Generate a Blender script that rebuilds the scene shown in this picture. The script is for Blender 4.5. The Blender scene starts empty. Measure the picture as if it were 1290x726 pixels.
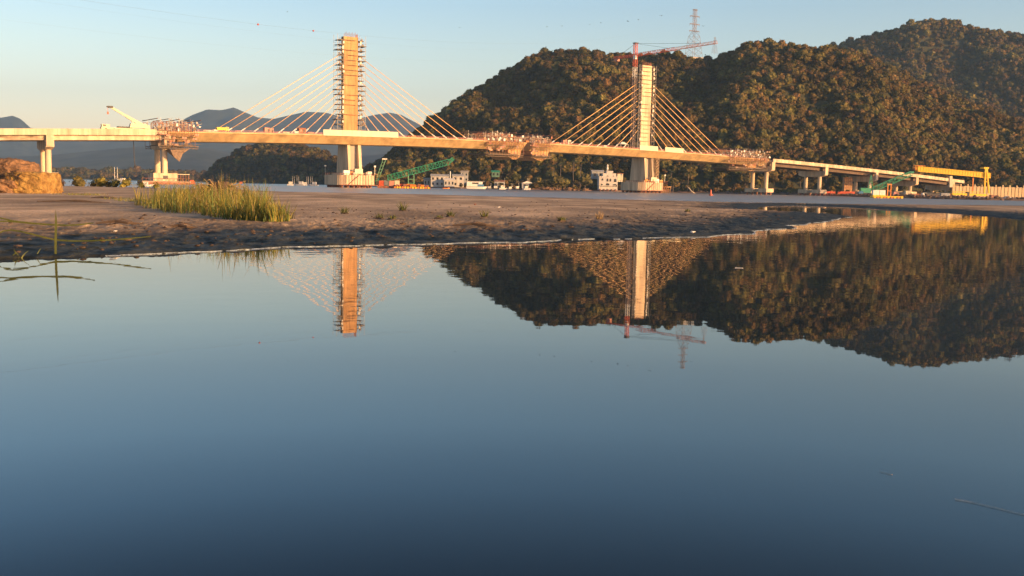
import bpy, bmesh, math, random
import numpy as np
from mathutils import Vector, Matrix
R = math.radians
random.seed(7); rng = np.random.default_rng(7)
S = bpy.context.scene
C = S.collection
PI = math.pi

# ------------------------------------------------------------------ camera
F = 1290.0; CH = 1.8
HOR0, HSL = 223.5, 0.0195
pitch = math.atan((363 - (HOR0 + HSL * 645)) / F); roll = math.atan(HSL)
cam_d = bpy.data.cameras.new('camera'); cam = bpy.data.objects.new('camera', cam_d); C.objects.link(cam)
cam_d.sensor_width = 36; cam_d.lens = 36.0 * F / 1290; cam_d.clip_start = .1; cam_d.clip_end = 60000
cam_m = Matrix.Translation((0, 0, CH)) @ Matrix.Rotation(PI / 2 - pitch, 4, 'X') @ Matrix.Rotation(roll, 4, 'Z')
cam.matrix_world = cam_m
cam_d.dof.use_dof = True; cam_d.dof.focus_distance = 400; cam_d.dof.aperture_fstop = 3.2
S.camera = cam
R3 = cam_m.to_3x3()
def ray(px, py):
    return R3 @ Vector(((px - 645) / F, -(py - 363) / F, -1))
def P(px, py, Y):                       # the point seen at a pixel, Y metres ahead
    d = ray(px, py); return Vector((0, 0, CH)) + d * (Y / d.y)
def G(px, py, z=0.0):                   # the point at height z seen at a pixel
    d = ray(px, py); return Vector((0, 0, CH)) + d * ((z - CH) / d.z)
def hor(px): return HOR0 + HSL * px
def GX(px, Y, z=0.0):                   # ground point under a column of the picture at distance Y
    d = ray(px, hor(px)); k = Y / d.y; return Vector((d.x * k, Y, z))

# ------------------------------------------------------------------ noise
_T = rng.random((256, 256))
def vnoise(x, y):
    xi = np.floor(x).astype(int); yi = np.floor(y).astype(int); fx = x - xi; fy = y - yi
    fx = fx * fx * (3 - 2 * fx); fy = fy * fy * (3 - 2 * fy)
    a = _T[xi % 256, yi % 256]; b = _T[(xi + 1) % 256, yi % 256]; c = _T[xi % 256, (yi + 1) % 256]; d = _T[(xi + 1) % 256, (yi + 1) % 256]
    return (a * (1 - fx) + b * fx) * (1 - fy) + (c * (1 - fx) + d * fx) * fy
def fbm(x, y, o=4):
    x = np.asarray(x, float); y = np.asarray(y, float)
    s = 0; a = .5
    for k in range(o):
        s = s + a * (vnoise(x * 2 ** k + 17.3 * k, y * 2 ** k + 5.1 * k) - .5) * 2; a *= .5
    return s

# ------------------------------------------------------------------ materials
def mat(name, col, rough=.8, scale=2.0, var=.25, bump=0.0, metal=0.0, streak=False, col2=None, spec=.5, rnd=0.0, bscale=None):
    m = bpy.data.materials.new(name); m.use_nodes = True; n = m.node_tree; N = n.nodes; L = n.links
    b = N['Principled BSDF']; b.inputs['Roughness'].default_value = rough; b.inputs['Metallic'].default_value = metal
    b.inputs['Specular IOR Level'].default_value = spec
    tc = N.new('ShaderNodeTexCoord'); mp = N.new('ShaderNodeMapping'); L.new(tc.outputs['Object'], mp.inputs[0])
    if streak: mp.inputs['Scale'].default_value = (1, 1, .12)
    t = N.new('ShaderNodeTexNoise'); t.inputs['Scale'].default_value = scale; t.inputs['Detail'].default_value = 6; t.inputs['Roughness'].default_value = .62
    L.new(mp.outputs[0], t.inputs['Vector'])
    r = N.new('ShaderNodeValToRGB'); r.color_ramp.elements[0].position = .32; r.color_ramp.elements[1].position = .68
    big = name == 'forest_leaves'
    c2 = col2 or tuple(min(1, c * (1 + var)) for c in col)
    r.color_ramp.elements[0].color = (*[c * (1 - var) for c in col], 1); r.color_ramp.elements[1].color = (*c2, 1)
    L.new(t.outputs['Fac'], r.inputs[0]); out = r.outputs[0]
    if big:
        gp = N.new('ShaderNodeNewGeometry'); tb_ = N.new('ShaderNodeTexNoise'); tb_.inputs['Scale'].default_value = .014; tb_.inputs['Detail'].default_value = 4; L.new(gp.outputs['Position'], tb_.inputs['Vector'])
        hb_ = N.new('ShaderNodeHueSaturation'); mb_ = N.new('ShaderNodeMapRange'); mb_.inputs[1].default_value = .35; mb_.inputs[2].default_value = .65; mb_.inputs[3].default_value = .55; mb_.inputs[4].default_value = 1.5
        L.new(tb_.outputs['Fac'], mb_.inputs[0]); L.new(mb_.outputs[0], hb_.inputs['Value']); L.new(out, hb_.inputs['Color']); out = hb_.outputs[0]
    if rnd:
        oi = N.new('ShaderNodeObjectInfo'); h = N.new('ShaderNodeHueSaturation')
        mr = N.new('ShaderNodeMapRange'); mr.inputs['To Min'].default_value = 1 - rnd; mr.inputs['To Max'].default_value = 1 + rnd
        L.new(oi.outputs['Random'], mr.inputs[0]); L.new(mr.outputs[0], h.inputs['Value'])
        mr2 = N.new('ShaderNodeMapRange'); mr2.inputs['To Min'].default_value = .462; mr2.inputs['To Max'].default_value = .53
        mm = N.new('ShaderNodeMath'); mm.operation = 'MULTIPLY'; mm.inputs[1].default_value = 7.31; fr = N.new('ShaderNodeMath'); fr.operation = 'FRACT'
        L.new(oi.outputs['Random'], mm.inputs[0]); L.new(mm.outputs[0], fr.inputs[0]); L.new(fr.outputs[0], mr2.inputs[0]); L.new(mr2.outputs[0], h.inputs['Hue'])
        L.new(out, h.inputs['Color']); out = h.outputs[0]
    L.new(out, b.inputs['Base Color'])
    if bump:
        t2 = N.new('ShaderNodeTexNoise'); t2.inputs['Scale'].default_value = bscale or scale * 4; t2.inputs['Detail'].default_value = 5
        L.new(tc.outputs['Object'], t2.inputs['Vector'])
        bp = N.new('ShaderNodeBump'); bp.inputs['Distance'].default_value = bump; L.new(t2.outputs['Fac'], bp.inputs['Height']); L.new(bp.outputs[0], b.inputs['Normal'])
    return m
M = dict(
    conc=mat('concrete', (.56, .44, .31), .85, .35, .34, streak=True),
    conc_d=mat('weathered_concrete', (.34, .31, .27), .9, .4, .22, streak=True),
    pyl=mat('warm_pylon_concrete', (.44, .25, .11), .85, .6, .4, streak=True),
    mud=mat('dusty_brown_steel', (.30, .19, .14), .75, 1.5, .35),
    sheet2=mat('brown_sheeting', (.20, .14, .10), .9, .9, .35),
    dgreen=mat('dull_green_wall', (.10, .19, .14), .8, .8, .25),
    shadec=mat('shade_brown_concrete', (.13, .09, .065), .9, .4, .25),  # dark brown puts the shade under the deck overhang into the girder colour
    deck=mat('girder_concrete', (.54, .37, .175), .85, .22, .32, streak=True),
    cream=mat('cream_panel', (.62, .55, .40), .6, .8, .08),
    form=mat('brown_formwork', (.46, .26, .12), .75, .9, .3),
    rust=mat('rusty_steel', (.26, .10, .06), .7, 1.2, .35),
    red=mat('red_paint', (.50, .08, .03), .5, 1.5, .2),
    redl=mat('faded_pink_paint', (.55, .24, .18), .6, 1.5, .2),
    white=mat('white_paint', (.70, .68, .64), .5, 1.0, .1),
    grey=mat('grey_steel', (.20, .20, .20), .5, 1.5, .25, metal=.3),
    dark=mat('dark_steel', (.05, .045, .045), .6, 1.5, .3),
    galv=mat('galvanised_steel', (.42, .42, .42), .5, 1.5, .15, metal=.4),
    pgrey=mat('reddish_grey_steel', (.22, .17, .16), .6, 1.5, .15),
    plank=mat('scaffold_plank', (.16, .12, .09), .8, 1.5, .3),
    cable=mat('yellow_cable_sheath', (.84, .52, .21), .45, .8, .05),
    green=mat('green_paint', (.03, .26, .15), .5, 1.2, .2),
    lgreen=mat('pale_green_paint', (.14, .34, .20), .6, 1.2, .2),
    yellow=mat('yellow_paint', (.80, .50, .02), .45, 1.0, .12),
    orange=mat('orange_paint', (.65, .22, .03), .5, 1.0, .15),
    blue=mat('blue_paint', (.06, .18, .34), .5, 1.0, .15),
    glass=mat('dark_glass', (.02, .025, .03), .12, 1.0, .1),
    cloth=mat('beige_sheeting', (.34, .24, .15), .9, .6, .2),
    tarp=mat('white_tarpaulin', (.62, .58, .52), .8, 1.0, .15),
    tile=mat('clay_roof', (.22, .09, .05), .8, 2.0, .3),
    wall=mat('limewashed_wall', (.50, .47, .44), .85, .5, .18, streak=True),
    wallg=mat('grey_render', (.34, .35, .36), .85, .5, .15, streak=True),
    wallr=mat('ribbed_wall_concrete', (.58, .44, .26), .85, .3, .15, streak=True),
    rock=mat('brown_rock', (.12, .07, .045), .92, 1.5, .5, bump=.16, col2=(.30, .17, .09), bscale=5),
    clay=mat('ochre_clay', (.24, .12, .035), .92, 1.6, .4, bump=.10, col2=(.42, .27, .08), bscale=6),
    rubble=mat('rubble_rock', (.15, .10, .08), .9, .8, .45, bump=.2),
    bark=mat('bark', (.13, .10, .08), .9, 2.0, .3),
    bare=mat('pale_bark', (.42, .36, .30), .9, 2.0, .2),
    leaf=mat('forest_leaves', (.044, .050, .016), .8, .16, .4, col2=(.175, .126, .043), spec=.08, rnd=.25),
    leaf2=mat('shore_leaves', (.06, .065, .018), .7, .5, .4, col2=(.14, .12, .035), spec=.2, rnd=.35),
    palm=mat('palm_fronds', (.07, .08, .03), .6, .6, .3, spec=.3),
    reed=mat('reed_blades', (.10, .12, .022), .65, 1.3, .5, col2=(.30, .24, .05), spec=.25),
    reedg=mat('green_blades', (.08, .13, .03), .5, 1.3, .35, col2=(.13, .19, .04), spec=.3),
    weed=mat('dull_green_leaf', (.07, .10, .025), .6, 1.3, .4, col2=(.15, .16, .045), spec=.25),
    dry=mat('dry_stems', (.30, .21, .11), .8, 2, .4),
    twig=mat('dark_driftwood', (.06, .04, .03), .85, 2.5, .4),
    hill=mat('hill_floor', (.045, .045, .018), .95, .02, .4),
    mount=mat('mountain_woods', (.012, .022, .024), .95, .006, .5, col2=(.06, .07, .05)),
    glint=mat('shore_glint', (.28, .34, .40), .4, 9, .5),  # pale blue-grey stands for sky reflected along the wet mud edge
    yard=mat('yard_earth', (.24, .15, .10), .95, .2, .35),
)

# ------------------------------------------------------------------ mesh builder
class MB:
    def __init__(s): s.v = []; s.f = []
    def add(s, vs, fs):
        o = len(s.v); s.v += [tuple(v) for v in vs]; s.f += [tuple(i + o for i in f) for f in fs]; return s
    def box(s, c, d, rz=0.0, taper=1.0):
        c = Vector(c); hx, hy, hz = d[0] / 2, d[1] / 2, d[2] / 2; m = Matrix.Rotation(rz, 3, 'Z')
        vs = []
        for sz in (-1, 1):
            k = taper if sz > 0 else 1
            for sx, sy in ((-1, -1), (1, -1), (1, 1), (-1, 1)): vs.append(c + m @ Vector((sx * hx * k, sy * hy * k, sz * hz)))
        return s.add(vs, [(3, 2, 1, 0), (4, 5, 6, 7), (0, 1, 5, 4), (1, 2, 6, 5), (2, 3, 7, 6), (3, 0, 4, 7)])
    def bar(s, p, q, w, h=None, w2=None):
        p = Vector(p); q = Vector(q); h = h or w; d = (q - p).normalized(); up = Vector((0, 0, 1)) if abs(d.z) < .95 else Vector((0, 1, 0))
        a = d.cross(up).normalized(); b = a.cross(d); k2 = (w2 / w) if w2 else 1; vs = []
        for o, k in ((p, 1), (q, k2)):
            for i, j in ((-1, -1), (1, -1), (1, 1), (-1, 1)): vs.append(o + a * i * w / 2 * k + b * j * h / 2 * k)
        return s.add(vs, [(3, 2, 1, 0), (4, 5, 6, 7), (0, 1, 5, 4), (1, 2, 6, 5), (2, 3, 7, 6), (3, 0, 4, 7)])
    def tube(s, pts, rs, n=8):
        pts = [Vector(p) for p in pts]; rs = rs if isinstance(rs, (list, tuple)) else [rs] * len(pts); vs = []; fs = []
        for i, p in enumerate(pts):
            d = (pts[min(i + 1, len(pts) - 1)] - pts[max(i - 1, 0)]).normalized(); up = Vector((0, 0, 1)) if abs(d.z) < .95 else Vector((0, 1, 0))
            a = d.cross(up).normalized(); b = a.cross(d)
            vs += [p + (a * math.cos(t * 2 * PI / n) + b * math.sin(t * 2 * PI / n)) * rs[i] for t in range(n)]
        for i in range(len(pts) - 1):
            for t in range(n): u = (t + 1) % n; fs.append((i * n + t, i * n + u, (i + 1) * n + u, (i + 1) * n + t))
        fs += [tuple(range(n))[::-1], tuple(range((len(pts) - 1) * n, len(pts) * n))]
        return s.add(vs, fs)
    def prism(s, poly, axis, a, b):      # poly in the other two coordinates, extruded a..b
        n = len(poly); vs = []
        for t in (a, b):
            for u, w in poly: vs.append({'x': (t, u, w), 'y': (u, t, w), 'z': (u, w, t)}[axis])
        return s.add(vs, [tuple(range(n))[::-1], tuple(range(n, 2 * n))] + [(i, (i + 1) % n, n + (i + 1) % n, n + i) for i in range(n)])
    def truss(s, p, q, w, h, n, r=.2, tri=False):
        p = Vector(p); q = Vector(q); d = (q - p).normalized(); a = d.cross(Vector((0, 0, 1)))
        a = a.normalized() if a.length > .05 else Vector((1, 0, 0)); b = a.cross(d)
        cs = [(-w / 2, -h / 2), (w / 2, -h / 2), (w / 2, h / 2), (-w / 2, h / 2)] if not tri else [(-w / 2, -h / 2), (w / 2, -h / 2), (0, h / 2)]
        at = lambda k, c: p.lerp(q, k / n) + a * c[0] + b * c[1]
        for c in cs: s.bar(at(0, c), at(n, c), r)
        m = len(cs)
        for k in range(n + 1):
            for i in range(m):
                s.bar(at(k, cs[i]), at(k, cs[(i + 1) % m]), r * .6)
                if k < n: s.bar(at(k, cs[i]) if k % 2 else at(k + 1, cs[i]), at(k + 1, cs[(i + 1) % m]) if k % 2 else at(k, cs[(i + 1) % m]), r * .6)
        return s
    def build(s, name, m, parent=None, smooth=False, loc=None):
        me = bpy.data.meshes.new(name); me.from_pydata(s.v, [], s.f); me.update()
        if m is not None: me.materials.append(M[m] if isinstance(m, str) else m)
        if smooth: me.polygons.foreach_set('use_smooth', [True] * len(me.polygons))
        o = bpy.data.objects.new(name, me); C.objects.link(o)
        if parent: o.parent = parent
        if loc is not None: o.location = loc
        bm = bmesh.new(); bm.from_mesh(me); bmesh.ops.recalc_face_normals(bm, faces=bm.faces); bm.to_mesh(me); bm.free()
        return o
def tag(o, label=None, cat=None, group=None, kind=None):
    if label: o['label'] = label
    if cat: o['category'] = cat
    if group: o['group'] = group
    if kind: o['kind'] = kind
    return o
def thing(name, label, cat, loc=(0, 0, 0), rz=0.0, group=None):
    o = bpy.data.objects.new(name, None); o.empty_display_size = .5; C.objects.link(o); o.location = loc; o.rotation_euler = (0, 0, rz)
    return tag(o, label, cat, group)
def dup(root, loc, rz=None, label=None, scale=None):
    r = root.copy(); C.objects.link(r); r.location = loc
    if rz is not None: r.rotation_euler = (0, 0, rz)
    if label: r['label'] = label
    if scale is not None: r.scale = (scale,) * 3 if not isinstance(scale, (tuple, list)) else scale
    for ch in list(root.children):
        c = ch.copy(); C.objects.link(c); c.parent = r
        for g in ch.children:
            d = g.copy(); C.objects.link(d); d.parent = c
    return r
def box(name, m, parent, c, d, rz=0.0, taper=1.0): return MB().box(c, d, rz, taper).build(name, m, parent)
def np_mesh(name, verts, quads, m, kind=None, smooth=True):
    me = bpy.data.meshes.new(name); nv = len(verts); nf = len(quads)
    me.vertices.add(nv); me.vertices.foreach_set('co', np.asarray(verts, np.float32).ravel())
    me.loops.add(nf * 4); me.loops.foreach_set('vertex_index', np.asarray(quads, np.int32).ravel())
    me.polygons.add(nf); me.polygons.foreach_set('loop_start', np.arange(0, nf * 4, 4, dtype=np.int32)); me.polygons.foreach_set('loop_total', np.full(nf, 4, np.int32))
    me.polygons.foreach_set('use_smooth', np.full(nf, smooth)); me.update(calc_edges=True); me.materials.append(M[m] if isinstance(m, str) else m)
    o = bpy.data.objects.new(name, me); C.objects.link(o)
    if kind: o['kind'] = kind
    return o
def grid_quads(nr, nc):
    i = np.arange(nr - 1)[:, None] * nc + np.arange(nc - 1)[None, :]
    return np.stack([i, i + 1, i + nc + 1, i + nc], -1).reshape(-1, 4)

# ------------------------------------------------------------------ light, sky, air
SUN = Vector((.84, -.54, 0)).normalized(); EL = R(10)
w = bpy.data.worlds.new('World'); S.world = w; w.use_nodes = True; N = w.node_tree.nodes; L = w.node_tree.links
sk = N.new('ShaderNodeTexSky'); sk.sky_type = 'NISHITA'; sk.sun_disc = False; sk.sun_elevation = EL
sk.sun_rotation = math.atan2(SUN.x, SUN.y); sk.air_density = 1.0; sk.dust_density = 1.0; sk.ozone_density = 3.0; sk.altitude = 0
tcw = N.new('ShaderNodeTexCoord'); spw = N.new('ShaderNodeSeparateXYZ'); L.new(tcw.outputs['Generated'], spw.inputs[0])
rw = N.new('ShaderNodeValToRGB'); L.new(spw.outputs['Z'], rw.inputs[0]); es = rw.color_ramp.elements     # evening air: warm low belt, deep blue overhead
es[0].position = 0; es[0].color = (2.1, 1.2, .90, 1); es[1].position = 1; es[1].color = (.27, .29, .32, 1)
for p_, c_ in ((.05, (1.92, 1.24, .95, 1)), (.12, (1.56, 1.16, .91, 1)), (.17, (1.28, 1.06, .91, 1)), (.23, (1.26, 1.22, 1.12, 1)), (.29, (.92, 1.02, 1.02, 1)), (.38, (.24, .34, .42, 1))): e_ = es.new(p_); e_.color = c_
mw = N.new('ShaderNodeMixRGB'); mw.blend_type = 'MULTIPLY'; mw.inputs[0].default_value = 1; L.new(sk.outputs[0], mw.inputs[1]); L.new(rw.outputs[0], mw.inputs[2])
L.new(mw.outputs[0], N['Background'].inputs[0]); N['Background'].inputs[1].default_value = .15
ld = bpy.data.lights.new('sun', 'SUN'); ld.energy = 5.0; ld.angle = R(.6); ld.color = (1, .55, .215)
lo = bpy.data.objects.new('sun', ld); C.objects.link(lo)
lo.rotation_euler = (-(SUN * math.cos(EL) + Vector((0, 0, math.sin(EL))))).to_track_quat('-Z', 'Y').to_euler(); lo.location = (0, 0, 50)
S.view_settings.view_transform = 'Standard'; S.view_settings.look = 'None'; S.view_settings.exposure = 1.0; S.view_settings.gamma = 1
S.cycles.use_denoising = True
S.cycles.max_bounces = 6; S.cycles.diffuse_bounces = 2; S.cycles.glossy_bounces = 3; S.cycles.transparent_max_bounces = 4; S.cycles.volume_bounces = 0
S.cycles.sample_clamp_indirect = 4

hz = MB().box((-1500, 5400, 498.5), (13000, 12200, 1003)).build('haze', None); hz['kind'] = 'stuff'; hz['label'] = 'thin evening haze filling the air over the lagoon'
hm = bpy.data.materials.new('haze_air'); hm.use_nodes = True; N = hm.node_tree.nodes; N.remove(N['Principled BSDF'])
pv = N.new('ShaderNodeVolumePrincipled'); pv.inputs['Color'].default_value = (.34, .60, 1, 1); pv.inputs['Density'].default_value = 7.5e-5; pv.inputs['Anisotropy'].default_value = 0.0
hm.node_tree.links.new(pv.outputs[0], N['Material Output'].inputs['Volume']); hz.data.materials.append(hm)

# ------------------------------------------------------------------ water
wm = bpy.data.materials.new('water'); wm.use_nodes = True; N = wm.node_tree.nodes; L = wm.node_tree.links; b = N['Principled BSDF']
b.inputs['Base Color'].default_value = (.006, .014, .022, 1); b.inputs['IOR'].default_value = 1.333
ge = N.new('ShaderNodeNewGeometry'); sp = N.new('ShaderNodeSeparateXYZ'); L.new(ge.outputs['Position'], sp.inputs[0])
def mrange(inp, a, bb, c, d):
    r = N.new('ShaderNodeMapRange'); r.inputs[1].default_value = a; r.inputs[2].default_value = bb; r.inputs[3].default_value = c; r.inputs[4].default_value = d
    L.new(inp, r.inputs[0]); return r.outputs[0]
def wn(sx, sy, det, sc=1.0):
    mp = N.new('ShaderNodeMapping'); mp.inputs['Scale'].default_value = (sx, sy, 1); L.new(ge.outputs['Position'], mp.inputs[0])
    t = N.new('ShaderNodeTexNoise'); t.inputs['Scale'].default_value = sc; t.inputs['Detail'].default_value = det; L.new(mp.outputs[0], t.inputs[0]); return t.outputs['Fac']
def math_(op, a, b2):
    m = N.new('ShaderNodeMath'); m.operation = op
    for i, v in enumerate((a, b2)):
        if isinstance(v, float): m.inputs[i].default_value = v
        else: L.new(v, m.inputs[i])
    return m.outputs[0]
rip = math_('MULTIPLY', wn(1.15, 1.35, 2.0), mrange(sp.outputs['Y'], 9, 30, .0003, .0029))      # small pond ripples
swl = math_('MULTIPLY', wn(.35, .2, 1.0), .0025)
cha = math_('MULTIPLY', wn(.9, .45, 4.0), mrange(sp.outputs['Y'], 120, 190, 0.0, .14))          # wind on the channel
hh = math_('ADD', math_('ADD', rip, swl), cha)
bp = N.new('ShaderNodeBump'); bp.inputs['Distance'].default_value = 1.0; L.new(hh, bp.inputs['Height']); L.new(bp.outputs[0], b.inputs['Normal'])
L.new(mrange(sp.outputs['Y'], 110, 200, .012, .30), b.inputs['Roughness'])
mw_ = N.new('ShaderNodeMixRGB'); mw_.inputs[1].default_value = (.006, .014, .022, 1); mw_.inputs[2].default_value = (.26, .27, .27, 1); L.new(mrange(sp.outputs['Y'], 110, 170, 0, 1), mw_.inputs[0]); L.new(mw_.outputs[0], b.inputs['Base Color'])   # far channel colour lifted to paint in its sky reflection
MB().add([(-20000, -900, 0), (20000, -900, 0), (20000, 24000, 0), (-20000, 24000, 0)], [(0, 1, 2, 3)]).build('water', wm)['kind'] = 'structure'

# ------------------------------------------------------------------ sand spit
near_px = [(-420, 352), (-200, 338), (-60, 331), (0, 327), (60, 324), (130, 321.5), (200, 318.5), (300, 315), (400, 311.5), (500, 308.5), (600, 306), (700, 304), (800, 301),
           (880, 298.5), (940, 295), (978, 290), (1000, 285), (1035, 279.5), (1068, 273.5), (1050, 270.5), (1005, 269), (962, 266.5), (948, 263), (962, 260), (1000, 259),
           (1050, 260.5), (1100, 263), (1200, 268.5), (1290, 276), (1400, 287), (1600, 310), (1900, 350)]
near_pl = np.array([tuple(G(x, y))[:2] for x, y in near_px])
far_px = [(-700, 300), (-300, 260), (-100, 235), (0, 225), (200, 225), (330, 200), (430, 188), (600, 184), (800, 166), (900, 157), (1000, 165), (1100, 180), (1200, 195), (1290, 194), (1450, 185), (1900, 170)]
far_pl = np.array([tuple(GX(x, Y))[:2] for x, Y in far_px])
def sdist(X, Y, pl):
    best = np.full(X.shape, 1e9); sg = np.ones(X.shape)
    for (ax, ay), (bx, by) in zip(pl[:-1], pl[1:]):
        dx, dy = bx - ax, by - ay; l2 = dx * dx + dy * dy
        t = np.clip(((X - ax) * dx + (Y - ay) * dy) / l2, 0, 1); qx = X - ax - t * dx; qy = Y - ay - t * dy; d = np.hypot(qx, qy)
        cr = dx * (Y - ay) - dy * (X - ax)
        m = d < best - 1e-9; best = np.where(m, d, best); sg = np.where(m, np.sign(cr), sg)
    return best * sg
def sand_h(X, Y):
    d = sdist(X, Y, near_pl) + fbm(X * .35, Y * .25, 4) * .9 + fbm(X * 2.2, Y * 1.6, 3) * .22
    e = -sdist(X, Y, far_pl)
    up = np.where(d > 0, np.interp(d, [0, .12, .6, 3.5, 8, 16, 60], [0, .035, .08, .22, .33, .41, .46]), np.maximum(-.9, .10 * d - .01))
    dn = np.where(e > 0, .40 * (1 - np.exp(-e / 9)), np.maximum(-.9, .06 * e))
    z = np.minimum(up, dn)
    on = np.clip(z / .2, 0, 1)
    mud = np.clip((d - .2) / .8, 0, 1) * np.clip(1 - (d - 7) / 6, .12, 1)
    z = z + on * (fbm(X * .22, Y * .13, 4) * .07) + mud * (fbm(X * 1.7, Y * 1.0, 5) * .09) + mud * np.maximum(0, fbm(X * 4.1 + 9, Y * 2.6, 3) - .12) * .07
    return z
cols = np.linspace(-420, 1720, 1180); offs = np.concatenate([np.linspace(7.2, 20, 60), np.linspace(20.2, 118, 330), np.linspace(120, 180, 30)])[::-1]
base = np.array([tuple(GX(c, 1.0))[:2] for c in cols])
Yr = CH * F / offs
XX = base[:, 0][None, :] * Yr[:, None]; YY = np.repeat(Yr[:, None], len(cols), 1)
ZZ = sand_h(XX, YY)
sm = bpy.data.materials.new('sand_and_mud'); sm.use_nodes = True; N = sm.node_tree.nodes; L = sm.node_tree.links; b = N['Principled BSDF']
ge = N.new('ShaderNodeNewGeometry'); sp = N.new('ShaderNodeSeparateXYZ'); L.new(ge.outputs['Position'], sp.inputs[0])
wz = math_('ADD', sp.outputs['Z'], math_('MULTIPLY', math_('SUBTRACT', wn(.5, .3, 6.0), .5), .20))
wet = mrange(wz, .22, .46, 1, 0)
drk = N.new('ShaderNodeValToRGB'); drk.color_ramp.elements[0].color = (.004, .008, .008, 1); drk.color_ramp.elements[1].color = (.060, .062, .050, 1)
drk.color_ramp.elements[0].position = .38; drk.color_ramp.elements[1].position = .62; L.new(wn(1.8, .9, 8.0), drk.inputs[0])
dry = N.new('ShaderNodeValToRGB'); dry.color_ramp.elements[0].color = (.42, .30, .20, 1); dry.color_ramp.elements[1].color = (.78, .57, .39, 1)
dry.color_ramp.elements[0].position = .36; dry.color_ramp.elements[1].position = .64; L.new(wn(.22, .09, 9.0), dry.inputs[0])
mx = N.new('ShaderNodeMixRGB'); L.new(wet, mx.inputs[0]); L.new(dry.outputs[0], mx.inputs[1]); L.new(drk.outputs[0], mx.inputs[2]); L.new(mx.outputs[0], b.inputs['Base Color'])
L.new(mrange(wet, .4, 1, .95, .6), b.inputs['Roughness']); b.inputs['Specular IOR Level'].default_value = .14
bp = N.new('ShaderNodeBump'); bp.inputs['Distance'].default_value = .11; L.new(wn(5, 3, 8.0), bp.inputs['Height']); L.new(bp.outputs[0], b.inputs['Normal'])
np_mesh('sand_ground', np.stack([XX, YY, ZZ], -1).reshape(-1, 3), grid_quads(len(offs), len(cols)), sm, 'structure')
def gz(x, y): return float(sand_h(np.array([x]), np.array([y]))[0])
def ground_at(px, Y): p = GX(px, Y); p.z = gz(p.x, p.y); return p

# ragged pale strip painting the sky glint on the wet lip of the near bank
mb = MB()
lp = []
for (ax, ay), (bx, by) in zip(near_pl[2:20], near_pl[3:21]):
    n = max(2, int(math.hypot(bx - ax, by - ay) / .12))
    for k in range(n): lp.append((ax + (bx - ax) * k / n, ay + (by - ay) * k / n))
lp = np.array(lp)
# follow the true z=0 contour by stepping across the bank
tx = np.gradient(lp[:, 0]); ty = np.gradient(lp[:, 1]); tl = np.hypot(tx, ty) + 1e-9; nx = -ty / tl; ny = tx / tl
st = np.linspace(-1.6, 1.6, 90); zz = np.array([sand_h(lp[:, 0] + nx * s_, lp[:, 1] + ny * s_) for s_ in st])
idx = np.argmax(zz > 0.004, axis=0); so = st[idx]
cx = lp[:, 0] + nx * so; cy = lp[:, 1] + ny * so
br = fbm(np.arange(len(cx)) * .09, np.zeros(len(cx)), 4); wd = .02 + .07 * fbm(np.arange(len(cx)) * .9, np.ones(len(cx)) * 7, 4); rfo = .25 * fbm(np.arange(len(cx)) * .55, np.ones(len(cx)) * 3, 3)
for i in range(len(cx) - 1):
    if br[i] < -.3 + rfo[i] or math.hypot(cx[i + 1] - cx[i], cy[i + 1] - cy[i]) > .5: continue
    w0 = max(.006, wd[i]); w1 = max(.006, wd[i + 1]); y0 = .012
    a0 = (cx[i] - nx[i] * w0, cy[i] - ny[i] * w0, .004); a1 = (cx[i + 1] - nx[i + 1] * w1, cy[i + 1] - ny[i + 1] * w1, .004)
    t0 = (cx[i], cy[i], .02); t1 = (cx[i + 1], cy[i + 1], .02); b0 = (cx[i] + nx[i] * w0, cy[i] + ny[i] * w0, .014); b1 = (cx[i + 1] + nx[i + 1] * w1, cy[i + 1] + ny[i + 1] * w1, .014)
    mb.add([a0, a1, t1, t0, b1, b0], [(0, 1, 2, 3), (3, 2, 4, 5)])
tag(mb.build('shore_glint', 'glint'), 'thin broken pale strip painted as the wet glint where the pond meets the mud bank', 'glint', kind='stuff')

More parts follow.
